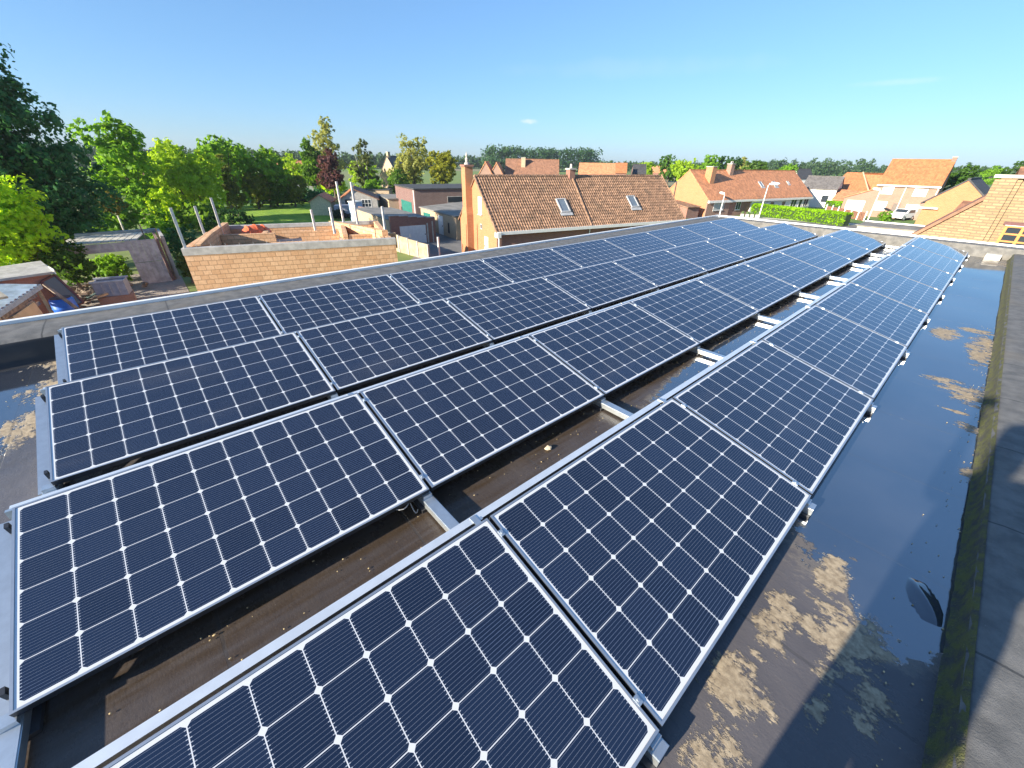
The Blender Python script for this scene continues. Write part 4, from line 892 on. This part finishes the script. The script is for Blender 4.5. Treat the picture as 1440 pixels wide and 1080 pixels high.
def leaves(cent, n, size, spread, seed, flat=.0, squash=.8):
    rs = np.random.RandomState(seed); cent = np.asarray(cent, float); ci = rs.randint(0, len(cent), n)
    d = rs.normal(size=(n, 3)); d /= np.linalg.norm(d, axis=1)[:, None]; rad = spread[ci] if isinstance(spread, np.ndarray) else spread
    p = cent[ci] + d*(rs.uniform(.15, 1, n)**.5*rad)[:, None]*np.array([1, 1, squash])
    c0 = cent.mean(0); out = p - c0; out /= np.linalg.norm(out, axis=1)[:, None] + 1e-6
    nm = rs.normal(size=(n, 3))*.75 + d*.55 + out*.7 + np.array([0, 0, .35]); nm /= np.linalg.norm(nm, axis=1)[:, None]
    a = np.cross(nm, rs.normal(size=(n, 3))); a /= np.linalg.norm(a, axis=1)[:, None] + 1e-9; b = np.cross(nm, a)
    s = size*rs.uniform(.6, 1.35, n)[:, None]; a = a*s; b = b*s*.62
    return np.stack([p-a, p-b*.9+a*.1, p+a, p+b*.9+a*.1], 1).reshape(-1, 3)
def quads(name, vs, mat, parent=None):
    n = len(vs)//4; me = bpy.data.meshes.new(name); me.vertices.add(len(vs)); me.vertices.foreach_set('co', vs.astype(np.float32).ravel())
    me.loops.add(4*n); me.loops.foreach_set('vertex_index', np.arange(4*n, dtype=np.int32)); me.polygons.add(n)
    me.polygons.foreach_set('loop_start', np.arange(0, 4*n, 4, dtype=np.int32)); me.polygons.foreach_set('loop_total', np.full(n, 4, np.int32)); me.update(calc_edges=True); me.validate()
    me.materials.append(mat); o = bpy.data.objects.new(name, me); COL.objects.link(o)
    if parent: o.parent = parent
    return o
def clumps(lobes, n, seed, shell=.55):
    rs = np.random.RandomState(seed); vol = np.array([(l[3]*l[4]*l[5])**(2/3) for l in lobes]); li = rs.choice(len(lobes), n, p=vol/vol.sum()); lb_ = np.array(lobes)[li]
    d = rs.normal(size=(n, 3)); d /= np.linalg.norm(d, axis=1)[:, None]; r = shell + (1-shell)*rs.uniform(0, 1, n)
    return lb_[:, :3] + d*lb_[:, 3:6]*r[:, None]
def tree(name, label, cat, x, y, ztop, zbot, wd, col, nl, ls, seed, shape='round', lobes=None, group=None, cl=None, trunk=None, bark=None, gaps=.6, tr=.35, base=None):
    rs = random.Random(seed); H = ztop-zbot; zc = (ztop+zbot)/2
    if lobes is None:
        lobes = []
        if shape == 'round':
            lobes.append((0, 0, zc-.02*H, wd*.36, wd*.36, H*.40))
            for i in range(8):
                an_ = i*2.4+rs.random(); q = rs.uniform(.2, .34)*wd; zz = zc+rs.uniform(-.34, .30)*H; r_ = rs.uniform(.16, .25)*wd
                lobes.append((q*math.cos(an_), q*math.sin(an_), zz, r_, r_, min(r_*1.0, H*.3)))
            lobes.append((rs.uniform(-.1, .1)*wd, rs.uniform(-.1, .1)*wd, ztop-.18*H, wd*.2, wd*.2, H*.18))
        elif shape == 'cone':
            for i in range(7):
                t = i/6; r_ = wd*.5*(1-t*.82); lobes.append((rs.uniform(-.08, .08)*wd, rs.uniform(-.08, .08)*wd, zbot+H*(.1+.84*t), r_, r_, H*.13))
        elif shape == 'tall':
            for i in range(9):
                t = i/8; r_ = wd*(.30*math.sin(math.pi*(.18+.72*t))+.06); lobes.append((rs.uniform(-.22, .22)*wd*(1-t*.5), rs.uniform(-.22, .22)*wd*(1-t*.5), zbot+H*(.12+.82*t), r_, r_, H*.10))
        elif shape == 'bush':
            for i in range(9):
                an_ = i*2.4; q = rs.uniform(.05, .30)*wd; r_ = rs.uniform(.18, .30)*wd; lobes.append((q*math.cos(an_), q*math.sin(an_), zbot+H*rs.uniform(.25, .68), r_, r_, H*.32))
    t = thing(name, label, cat, (x, y, G), 0, group)
    lobes = [(l[0], l[1], l[2]-G, l[3], l[4], l[5]) for l in lobes]
    nc = cl or max(40, nl//13); C_ = clumps(lobes, nc, seed, gaps)
    C_[:, 2] = np.maximum(C_[:, 2], .15)
    rsn = np.random.RandomState(seed+5); sp = rsn.uniform(.35, 1.25, nc)*max(ls*1.7, wd*.055)
    quads('crown', leaves(C_, nl, ls, sp, seed+1), leafmat(col, tr=tr), t)
    b = MB(); zt = zbot-G+.55*H; tr_ = trunk or max(.08, wd*.03)
    b.tube([(0, 0, 0), (.03*wd*rs.uniform(-1, 1), .02*wd, max(.3, zbot-G)), (.05*wd*rs.uniform(-1, 1), .03*wd*rs.uniform(-1, 1), zt)], [tr_*1.35, tr_, tr_*.4], 8)
    for i in range(7):
        c = C_[rs.randrange(nc)]; z0 = max(.4, zbot-G)+rs.uniform(0, .35)*H; mid = Vector((c[0]*.5, c[1]*.5, (z0+c[2])/2-.03*H)); b.tube([(0, 0, z0), mid, tuple(c)], [tr_*.5, tr_*.3, tr_*.1], 6)
    b.build('trunk', bark or BARK, t); return t
DG = (.045, .150, .045); MG = (.18, .34, .022); LG = (.32, .45, .025); YG = (.42, .60, .010); OL = (.24, .25, .022); PAL = (.32, .33, .09); PUR = (.13, .055, .05)
oak = [(0, -.5, 5.3, 2.8, 2.8, 2.0), (0, -2.8, 6.3, 3.0, 3.0, 2.6), (.5, .2, 3.4, 3.0, 3.0, 2.0), (1.0, .8, 1.2, 3.2, 3.0, 1.8), (1.2, 1.4, -1.0, 2.8, 2.7, 1.4), (1.0, .4, -2.4, 2.8, 2.8, 1.2), (-1, -4.0, 1.0, 4.5, 4.5, 4.8), (.5, -5.5, 4.0, 3.0, 3.0, 2.6), (1.2, -2.5, -1.0, 3.0, 3.4, 2.4)]
tree('oak_tree', 'huge dark green oak rising above the left edge', 'tree', -38.8, -3.4, 6.9, -3.8, 11, DG, 52000, .135, 11, lobes=oak, trunk=.45, cl=1500, gaps=.3, tr=.25)
tree('yellow_green_bush', 'bright yellow-green young maple behind the brick shed at far left', 'tree', -31.4, -4.2, 1.7, -4.6, 5.4, (.36, .56, .012), 15000, .12, 12, 'bush', trunk=.12, gaps=.4, tr=.5)
tree('leafy_bush', 'fresh green bush spreading right of the yellow-green maple', 'bush', -31.0, -2.7, -2.2, -4.9, 2.9, (.07, .145, .015), 3200, .11, 13, 'bush', tr=.45)
tree('ash_tree', 'light green ash tree right behind the dark oak', 'tree', -56.9, 1.5, 4.8, -4.4, 6.4, MG, 7500, .22, 14, gaps=.45, tr=.4)
tree('young_maple', 'slim young maple with two pale trunks and reddish leaves behind the ruined shed', 'tree', -44.9, -.2, -.8, -2.9, 2.2, (.15, .14, .025), 1400, .13, 15, bark=BARKW, trunk=.06, tr=.45)
tree('willow_tree', 'broad round light green willow behind the white posts', 'tree', -60.7, 6.4, 3.0, -5.0, 8.4, LG, 9500, .23, 16, gaps=.4, tr=.42)
tree('laburnum_bush', 'yellowish bush at the foot of the broad willow', 'bush', -54.9, 3.5, -1.4, -5.2, 4.4, YG, 3200, .17, 17, 'bush', tr=.45)
tree('lime_tree', 'dark green tree right behind the broad willow', 'tree', -72.2, 11.6, 3.9, -4.8, 7.8, (.20, .36, .022), 6500, .27, 18, gaps=.4)
tree('hornbeam_tree', 'round mid-green tree at the right end of the garden trees', 'tree', -75.2, 17.5, 2.9, -5.2, 8.6, (.17, .31, .022), 6500, .27, 19, gaps=.4)
tree('golden_conifer', 'narrow yellow-green conifer between the willow and the hornbeam', 'tree', -63.5, 10.9, 1.5, -4.4, 2.9, (.15, .17, .03), 2600, .17, 20, 'cone', tr=.3)
for i, (x, y, zt_, zb_, wd, lab, c) in enumerate(((-65.7, 14.2, -.4, -5.2, 4.2, 'green shrub with orange tips, leftmost along the lawn screen', (0.192, 0.208, 0.022)), (-67.1, 17.1, 0, -5.2, 4.2, 'rounded green shrub, middle of three along the lawn screen', (0.128, 0.208, 0.022)), (-66.5, 19.6, -.8, -5.2, 4.2, 'yellow tipped shrub, rightmost along the lawn screen', (0.176, 0.216, 0.025)))):
    tree('garden_shrub', lab, 'shrub', x-7, y+1.0, zt_, zb_, wd+.6, c, 3600, .19, 30+i, 'bush', group='shrubs along the lawn screen')
tree('dome_shrub', 'clipped dome-shaped dark green shrub in front of the lawn', 'shrub', -44.5, 7.2, -2.6, -5.4, 4.6, (.035, .095, .022), 5200, .12, 34, lobes=[(0, 0, -4.5, 1.9, 2.2, 1.9)], gaps=.8)
tree('ivy_bush', 'dark ivy bush between the ruined shed and the new wall', 'bush', -37.5, 2.9, -2.9, -5.4, 2.8, DG, 2600, .12, 35, 'bush')
tree('elder_bush', 'green elder bush behind the ruined shed posts', 'bush', -43.2, 2.0, -2.2, -5.2, 3.0, MG, 2600, .14, 36, 'bush')
tree('hazel_bush', 'low green bush beside the left end of the new wall', 'bush', -30.5, 2.3, -3.6, -5.5, 1.5, (.07, .11, .02), 1200, .10, 37, 'bush')
tree('nettle_bush', 'green weeds growing inside the ruined shed', 'bush', -33.8, -1.2, -3.7, -5.4, 2.9, MG, 2600, .10, 38, 'bush')
tree('bright_maple', 'vivid green maple left of the purple tree', 'tree', -86.7, 28.5, 4.0, -4.3, 5.8, (.10, .20, .012), 3600, .30, 40, 'tall', tr=.45)
tree('purple_beech', 'dark purple-leaved tree in front of the tall birch', 'tree', -80.5, 29.6, 3.3, -3.6, 4.9, PUR, 3600, .25, 41, tr=.25)
tree('birch_tree', 'tallest feathery birch behind the purple tree', 'tree', -97.8, 36.2, 8.4, -3.5, 8.6, PAL, 4200, .27, 42, 'tall', bark=BARKW, gaps=.3)
tree('birch_tree', 'slender sparse birch left of the grey slate house', 'tree', -81.7, 36.3, 4.4, -5.0, 6.0, (.11, .135, .035), 2600, .24, 43, 'tall', bark=BARKW, gaps=.3)
tree('lilac_bush', 'bright green bush below the pale rounded tree', 'bush', -74.5, 39.3, .1, -5.0, 5.2, (.09, .18, .02), 3000, .22, 44, 'bush', tr=.45)
tree('lilac_bush', 'mid green bush behind the grey gabled garage', 'bush', -75.0, 34.8, -1.2, -5.2, 5.0, MG, 2600, .22, 45, 'bush')
tree('poplar_tree', 'big pale rounded tree with bare twiggy top', 'tree', -88.1, 50.2, 6.3, -4.4, 10.2, PAL, 6000, .28, 46, gaps=.4)
tree('yew_tree', 'wide olive green tree left of the gable chimney', 'tree', -81.5, 53.4, 3.3, -4.2, 8.8, OL, 6000, .26, 47, 'bush')
tree('bright_hedge', 'bright yellow-green hedge below the tall birch', 'hedge', -83.8, 31.0, -2.0, -4.6, 5.2, YG, 1800, .2, 48, lobes=[(0, 0, -3.4, 1.6, 2.4, 1.3)])
tree('dark_shrub', 'dark rounded shrub behind the small cream shed', 'shrub', -78.5, 25.0, -2.9, -5.5, 5.0, DG, 2200, .2, 49, 'bush')
tree('dark_shrub', 'dark potted conifers mass beside the trailer', 'shrub', -54.8, 20.4, -4.2, -5.5, 2.0, (.02, .05, .03), 1600, .1, 50, 'bush')
for i, (x, y, zt_, zb_, wd, sh_, lab, c) in enumerate((
    (-72.5, 131.6, 4.0, -3, 8.0, 'round', 'vivid green round tree, leftmost above the orange house', (.09, .19, .02)), (-64.5, 125.4, 2.9, -3, 8.6, 'round', 'pale green tree behind the orange gable', LG),
    (-61.0, 133, 3.8, -3, 8.6, 'round', 'mid green tree directly behind the brick chimney', MG), (-56.7, 138.5, 3.5, -3, 6.6, 'round', 'bushy dark green tree right of the brick chimney', (.05, .12, .02)),
    (-57.5, 149.4, 3.4, -3, 5.2, 'tall', 'thin feathery tree behind the pink ridge chimney', PAL), (-50.5, 141.3, 2.9, -3, 7.0, 'round', 'bright green round tree right of the ridge chimney', (.09, .17, .02)),
    (-79, 128.5, 1.8, -3, 6.5, 'bush', 'small pale tree beside the black slate house', LG), (-45, 150, 1.9, -3, 9, 'bush', 'low green trees right above the white terrace roof', MG))):
    tree('field_tree', lab, 'tree', x, y, zt_, zb_, wd, c, 2600, .34, 60+i, sh_, group='trees beyond the orange roofed house')
tree('garden_tree', 'leafy green tree beside the shaded gable of the two-storey house', 'tree', -4.7, 101, 2.2, -4.6, 5.6, (.07, .15, .02), 4200, .24, 70)
tree('round_tree', 'lone round tree on the horizon left of the yellow chimney', 'tree', -4.2, 190.8, 2.4, -2.6, 5.0, MG, 1800, .3, 71)
tree('large_canopy', 'broad green canopy rising behind the yellow brick chimney', 'tree', 4.4, 112, 3.6, -3.6, 12, (.06, .12, .02), 5200, .3, 72)
tree('box_shrub', 'small clipped green shrub in front of the two-storey house', 'shrub', -9.8, 83.6, -4.0, -5.5, 2.0, MG, 900, .13, 73, 'bush')
for i, (x, y, zt_, zb_, wd, lab, c) in enumerate((
    (-92, 3.2, 1.6, -5, 9, 'hazy green tree between the oak and the ash tree', MG), (-86.5, 9.0, 1.4, -5, 8, 'tree filling the gap left of the broad willow', (.08, .17, .02)),
    (-97, 16.5, 3.2, -5, 10, 'tree top showing just above the broad willow', MG), (-94, 26, 2.2, -5, 10, 'tree top behind the hornbeam', LG),
    (-73, 3.2, -.8, -5.4, 6, 'low thicket under the ash tree', (.10, .20, .02)), (-77.5, 8.6, -1.0, -5.4, 6.5, 'low thicket under the broad willow', MG),
    (-52.5, -.8, -2.2, -5.4, 5, 'dense green thicket behind the slatted roof', (.14, .27, .02)), (-53.5, 6.0, -2.4, -5.4, 4.6, 'leafy thicket behind the two farther white posts', (.16, .28, .02)),
    (-108, 47, .8, -5, 9, 'soft green tree left of the grey slate roof', LG), (-103, 55.5, -.2, -5, 8, 'soft green tree right of the grey slate roof', MG))):
    tree('garden_tree', lab, 'tree', x, y, zt_, zb_, wd, c, 2600, .3, 110+i, 'bush' if i in (4, 5, 6, 7) else 'round', group='garden trees farther back')
# long clipped hedges (leafy boxes)
def hedge(label, p, q, wd, ht, col, n, ls, seed):
    p, q = Vector((p[0], p[1], 0)), Vector((q[0], q[1], 0)); d = q-p; nn = Vector((-d.y, d.x, 0)).normalized(); rs = np.random.RandomState(seed)
    t = thing('hedge', label, 'hedge', (p.x, p.y, G)); s = rs.uniform(0, 1, n); u = rs.uniform(-1, 1, n); z = rs.uniform(0, 1, n); f = rs.randint(0, 3, n)
    u = np.where(f == 0, np.sign(u), u); z = np.where(f == 1, 1, z); z = np.where(f == 2, .92+.1*rs.uniform(0, 1, n), z)
    pts = s[:, None]*np.array(d)[None] + (u*wd/2)[:, None]*np.array(nn)[None]; pts[:, 2] = z*ht
    quads('foliage', leaves(pts, n, ls, .12, seed), leafmat(col, tr=.4), t)
    b = MB(); b.beam((0, 0, ht*.45), (d.x, d.y, ht*.45), wd*.82, ht*.88); b.build('stems', plain('hedge_core', (.03, .06, .015), .95), t); return t
hedge('long clipped yellow-green hedge in front of the white terrace', (-27.5, 76.5), (-11.8, 72.0), 1.5, 1.55, (.27, .46, .015), 9000, .14, 80)
hedge('short bright hedge behind the rusty fence', (-19.2, 92.0), (-15.2, 91.0), 1.0, 1.7, (.24, .44, .015), 2600, .13, 81)
# distant woods
def wood(name, lst, col, ls, seed):
    rs = np.random.RandomState(seed); C_ = []; S_ = []
    for (u0, D0, u1, D1, hmin, hmax, n) in lst:    # azimuths in degrees from +Y (clockwise)
        for i in range(n):
            t = rs.uniform(); az_ = R(u0+(u1-u0)*t); D = D0+(D1-D0)*t+rs.uniform(-12, 25); h_ = rs.uniform(hmin, hmax); x, y = CAM.x+D*math.sin(az_), CAM.y+D*math.cos(az_)
            for k_ in range(5):
                C_.append((x+rs.normal()*h_*.16, y+rs.normal()*h_*.16, G+h_*(.25+.17*k_))); S_.append(h_*(.34 if k_ < 3 else .24 - .05*(k_-3)))
    C_ = np.array(C_); S_ = np.array(S_); n = len(C_)*12
    vs = leaves(C_, n, ls, S_, seed); return struct(quads(name, vs, leafmat(col, tr=.2)), 'stuff')
wood('distant_wood', [(-52, 330, -38, 360, 13.2, 16, 170)], (.035, .085, .025), .9, 90)
wood('distant_treeline', [(-102, 330, -80, 360, 8, 11, 150), (-82, 300, -50, 420, 7, 10.5, 260), (-40, 420, -14, 460, 5, 8, 220), (-30, 520, 6, 560, 5.5, 8.5, 240)], (.05, .10, .028), 1.0, 91)
wood('poplar_row', [(-19, 400, -10, 390, 8, 11.5, 60), (-9, 480, 8, 420, 6, 8.5, 90)], (.05, .095, .03), .9, 92)

# ------------------------------------------------------------------ the photographer (seen only as a shadow)
def person():
    r = thing('person', 'person in dark jacket and trousers holding up a phone in one hand', 'person', (1.29, .52, FZ))
    me = bpy.data.meshes.new('body'); V_ = []; E_ = []; Rd = []
    def jv(p, rad, par=None):
        V_.append(p); Rd.append(rad)
        if par is not None: E_.append((par, len(V_)-1))
        return len(V_)-1
    # local frame: facing (-.74,.67)
    fx, fy = -.74, .67; rx, ry = .67, .74
    def L(rt, fw, z): return (rt*rx+fw*fx, rt*ry+fw*fy, z)
    pel = jv(L(.03, 0, .95), .20); ab_ = jv(L(.04, .01, 1.12), .19, pel); chst = jv(L(.03, .0, 1.30), .185, ab_); nk = jv(L(0, .02, 1.46), .06, chst); hd0 = jv(L(.04, .05, 1.56), .085, nk); hd1 = jv(L(.05, .05, 1.66), .10, hd0); jv(L(.05, .03, 1.74), .07, hd1)
    phone = Vector((CAM.x-1.29, CAM.y-.52, CAM.z-FZ))
    for s in (-1, 1):
        hp = jv(L(.12*s, 0, .86), .12, pel); kn = jv(L(.16*s, .03, .48), .085, hp); an_ = jv(L(.17*s, -.01, .09), .055, kn); jv(L(.18*s, .15, .035), .04, an_)
        shd = jv(L(.19*s, 0, 1.40), .065, chst)
        el = jv(L(-.05, .22, 1.2) if s < 0 else L(.38, .02, 1.10), .058, shd)
        hand = phone + Vector(L(-.075, -.05, -.03)) if s < 0 else Vector(L(.32, .12, .86)); q = Vector(L(.02*s, -.06, -.09)) if s < 0 else Vector(L(0, -.05, .08))
        wr = jv(tuple(hand + q), .033, el); pm = jv(tuple(hand), .034, wr)
        for k_ in range(4):
            b0 = jv(tuple(hand + Vector(L(.012*s, .01, .035-.022*k_))), .011, pm); b1 = jv(tuple(hand + Vector(L(-.004*s, .035, .036-.022*k_))), .009, b0); jv(tuple(hand + Vector(L(-.03*s, .037, .036-.022*k_))), .008, b1)
        t0 = jv(tuple(hand + Vector(L(-.015*s, -.012, .03))), .011, pm); jv(tuple(hand + Vector(L(-.04*s, -.01, .045))), .009, t0)
    me.from_pydata(V_, E_, []); o = bpy.data.objects.new('tmp', me); COL.objects.link(o)
    md = o.modifiers.new('skin', 'SKIN'); md.use_smooth_shade = True
    for i, q in enumerate(me.skin_vertices[0].data): q.radius = (Rd[i], Rd[i]*(.72 if i in (0, 1, 2) else 1)); q.use_root = (i == 0)
    s2 = o.modifiers.new('sub', 'SUBSURF'); s2.levels = 2; s2.render_levels = 2
    dg = bpy.context.evaluated_depsgraph_get(); m2 = bpy.data.meshes.new_from_object(o.evaluated_get(dg)); bpy.data.objects.remove(o)
    m2.name = 'body'; m2.materials.clear()
    for mt in (plain('dark_trousers', (.03, .035, .05), .85), plain('navy_jacket', (.04, .05, .08), .8), plain('skin', (.55, .35, .26), .5)): m2.materials.append(mt)
    for p in m2.polygons:
        c = p.center; d = (Vector(c)-phone).length; p.material_index = 2 if (d < .15 or c.z > 1.49) else (0 if c.z < .98 else 1)
    bo = bpy.data.objects.new('body', m2); COL.objects.link(bo); bo.parent = r
    b = MB().blob(L(.05, .02, 1.70), (.108, .108, .10), 16, 10, 1, .02); b.build('hair', plain('brown_hair', (.06, .04, .025), .8), r)
    for s in (-1, 1): MB().blob(L(.18*s, .08, .045), (.06, .06, .045), 10, 6).build('shoe', STEELD, r)
    ph = thing('phone', 'dark smartphone held up by the photographer', 'phone', tuple(CAM)); z = Vector((-RM[2][0], -RM[2][1], -RM[2][2]))
    b = MB().box(-.08, -.10, .012, .08, -.02, .02); po = b.build('phone_body', STEELD, ph); po.matrix_local = cam.matrix_world.to_3x3().to_4x4()
person()
# ------------------------------------------------------------------ air
hb = struct(MB().box(-900, -900, G-1.0, 900, 900, 24.0).build('haze', plain('haze_tmp', (1, 1, 1))), 'stuff')
hm = bpy.data.materials.new('haze'); hm.use_nodes = True; ht = hm.node_tree; ht.nodes.clear()
pv = ht.nodes.new('ShaderNodeVolumePrincipled'); pv.inputs['Color'].default_value = (.80, .90, 1, 1); pv.inputs['Density'].default_value = .00024; pv.inputs['Anisotropy'].default_value = .3
ho = ht.nodes.new('ShaderNodeOutputMaterial'); ht.links.new(pv.outputs[0], ho.inputs['Volume']); hb.data.materials.clear(); hb.data.materials.append(hm)
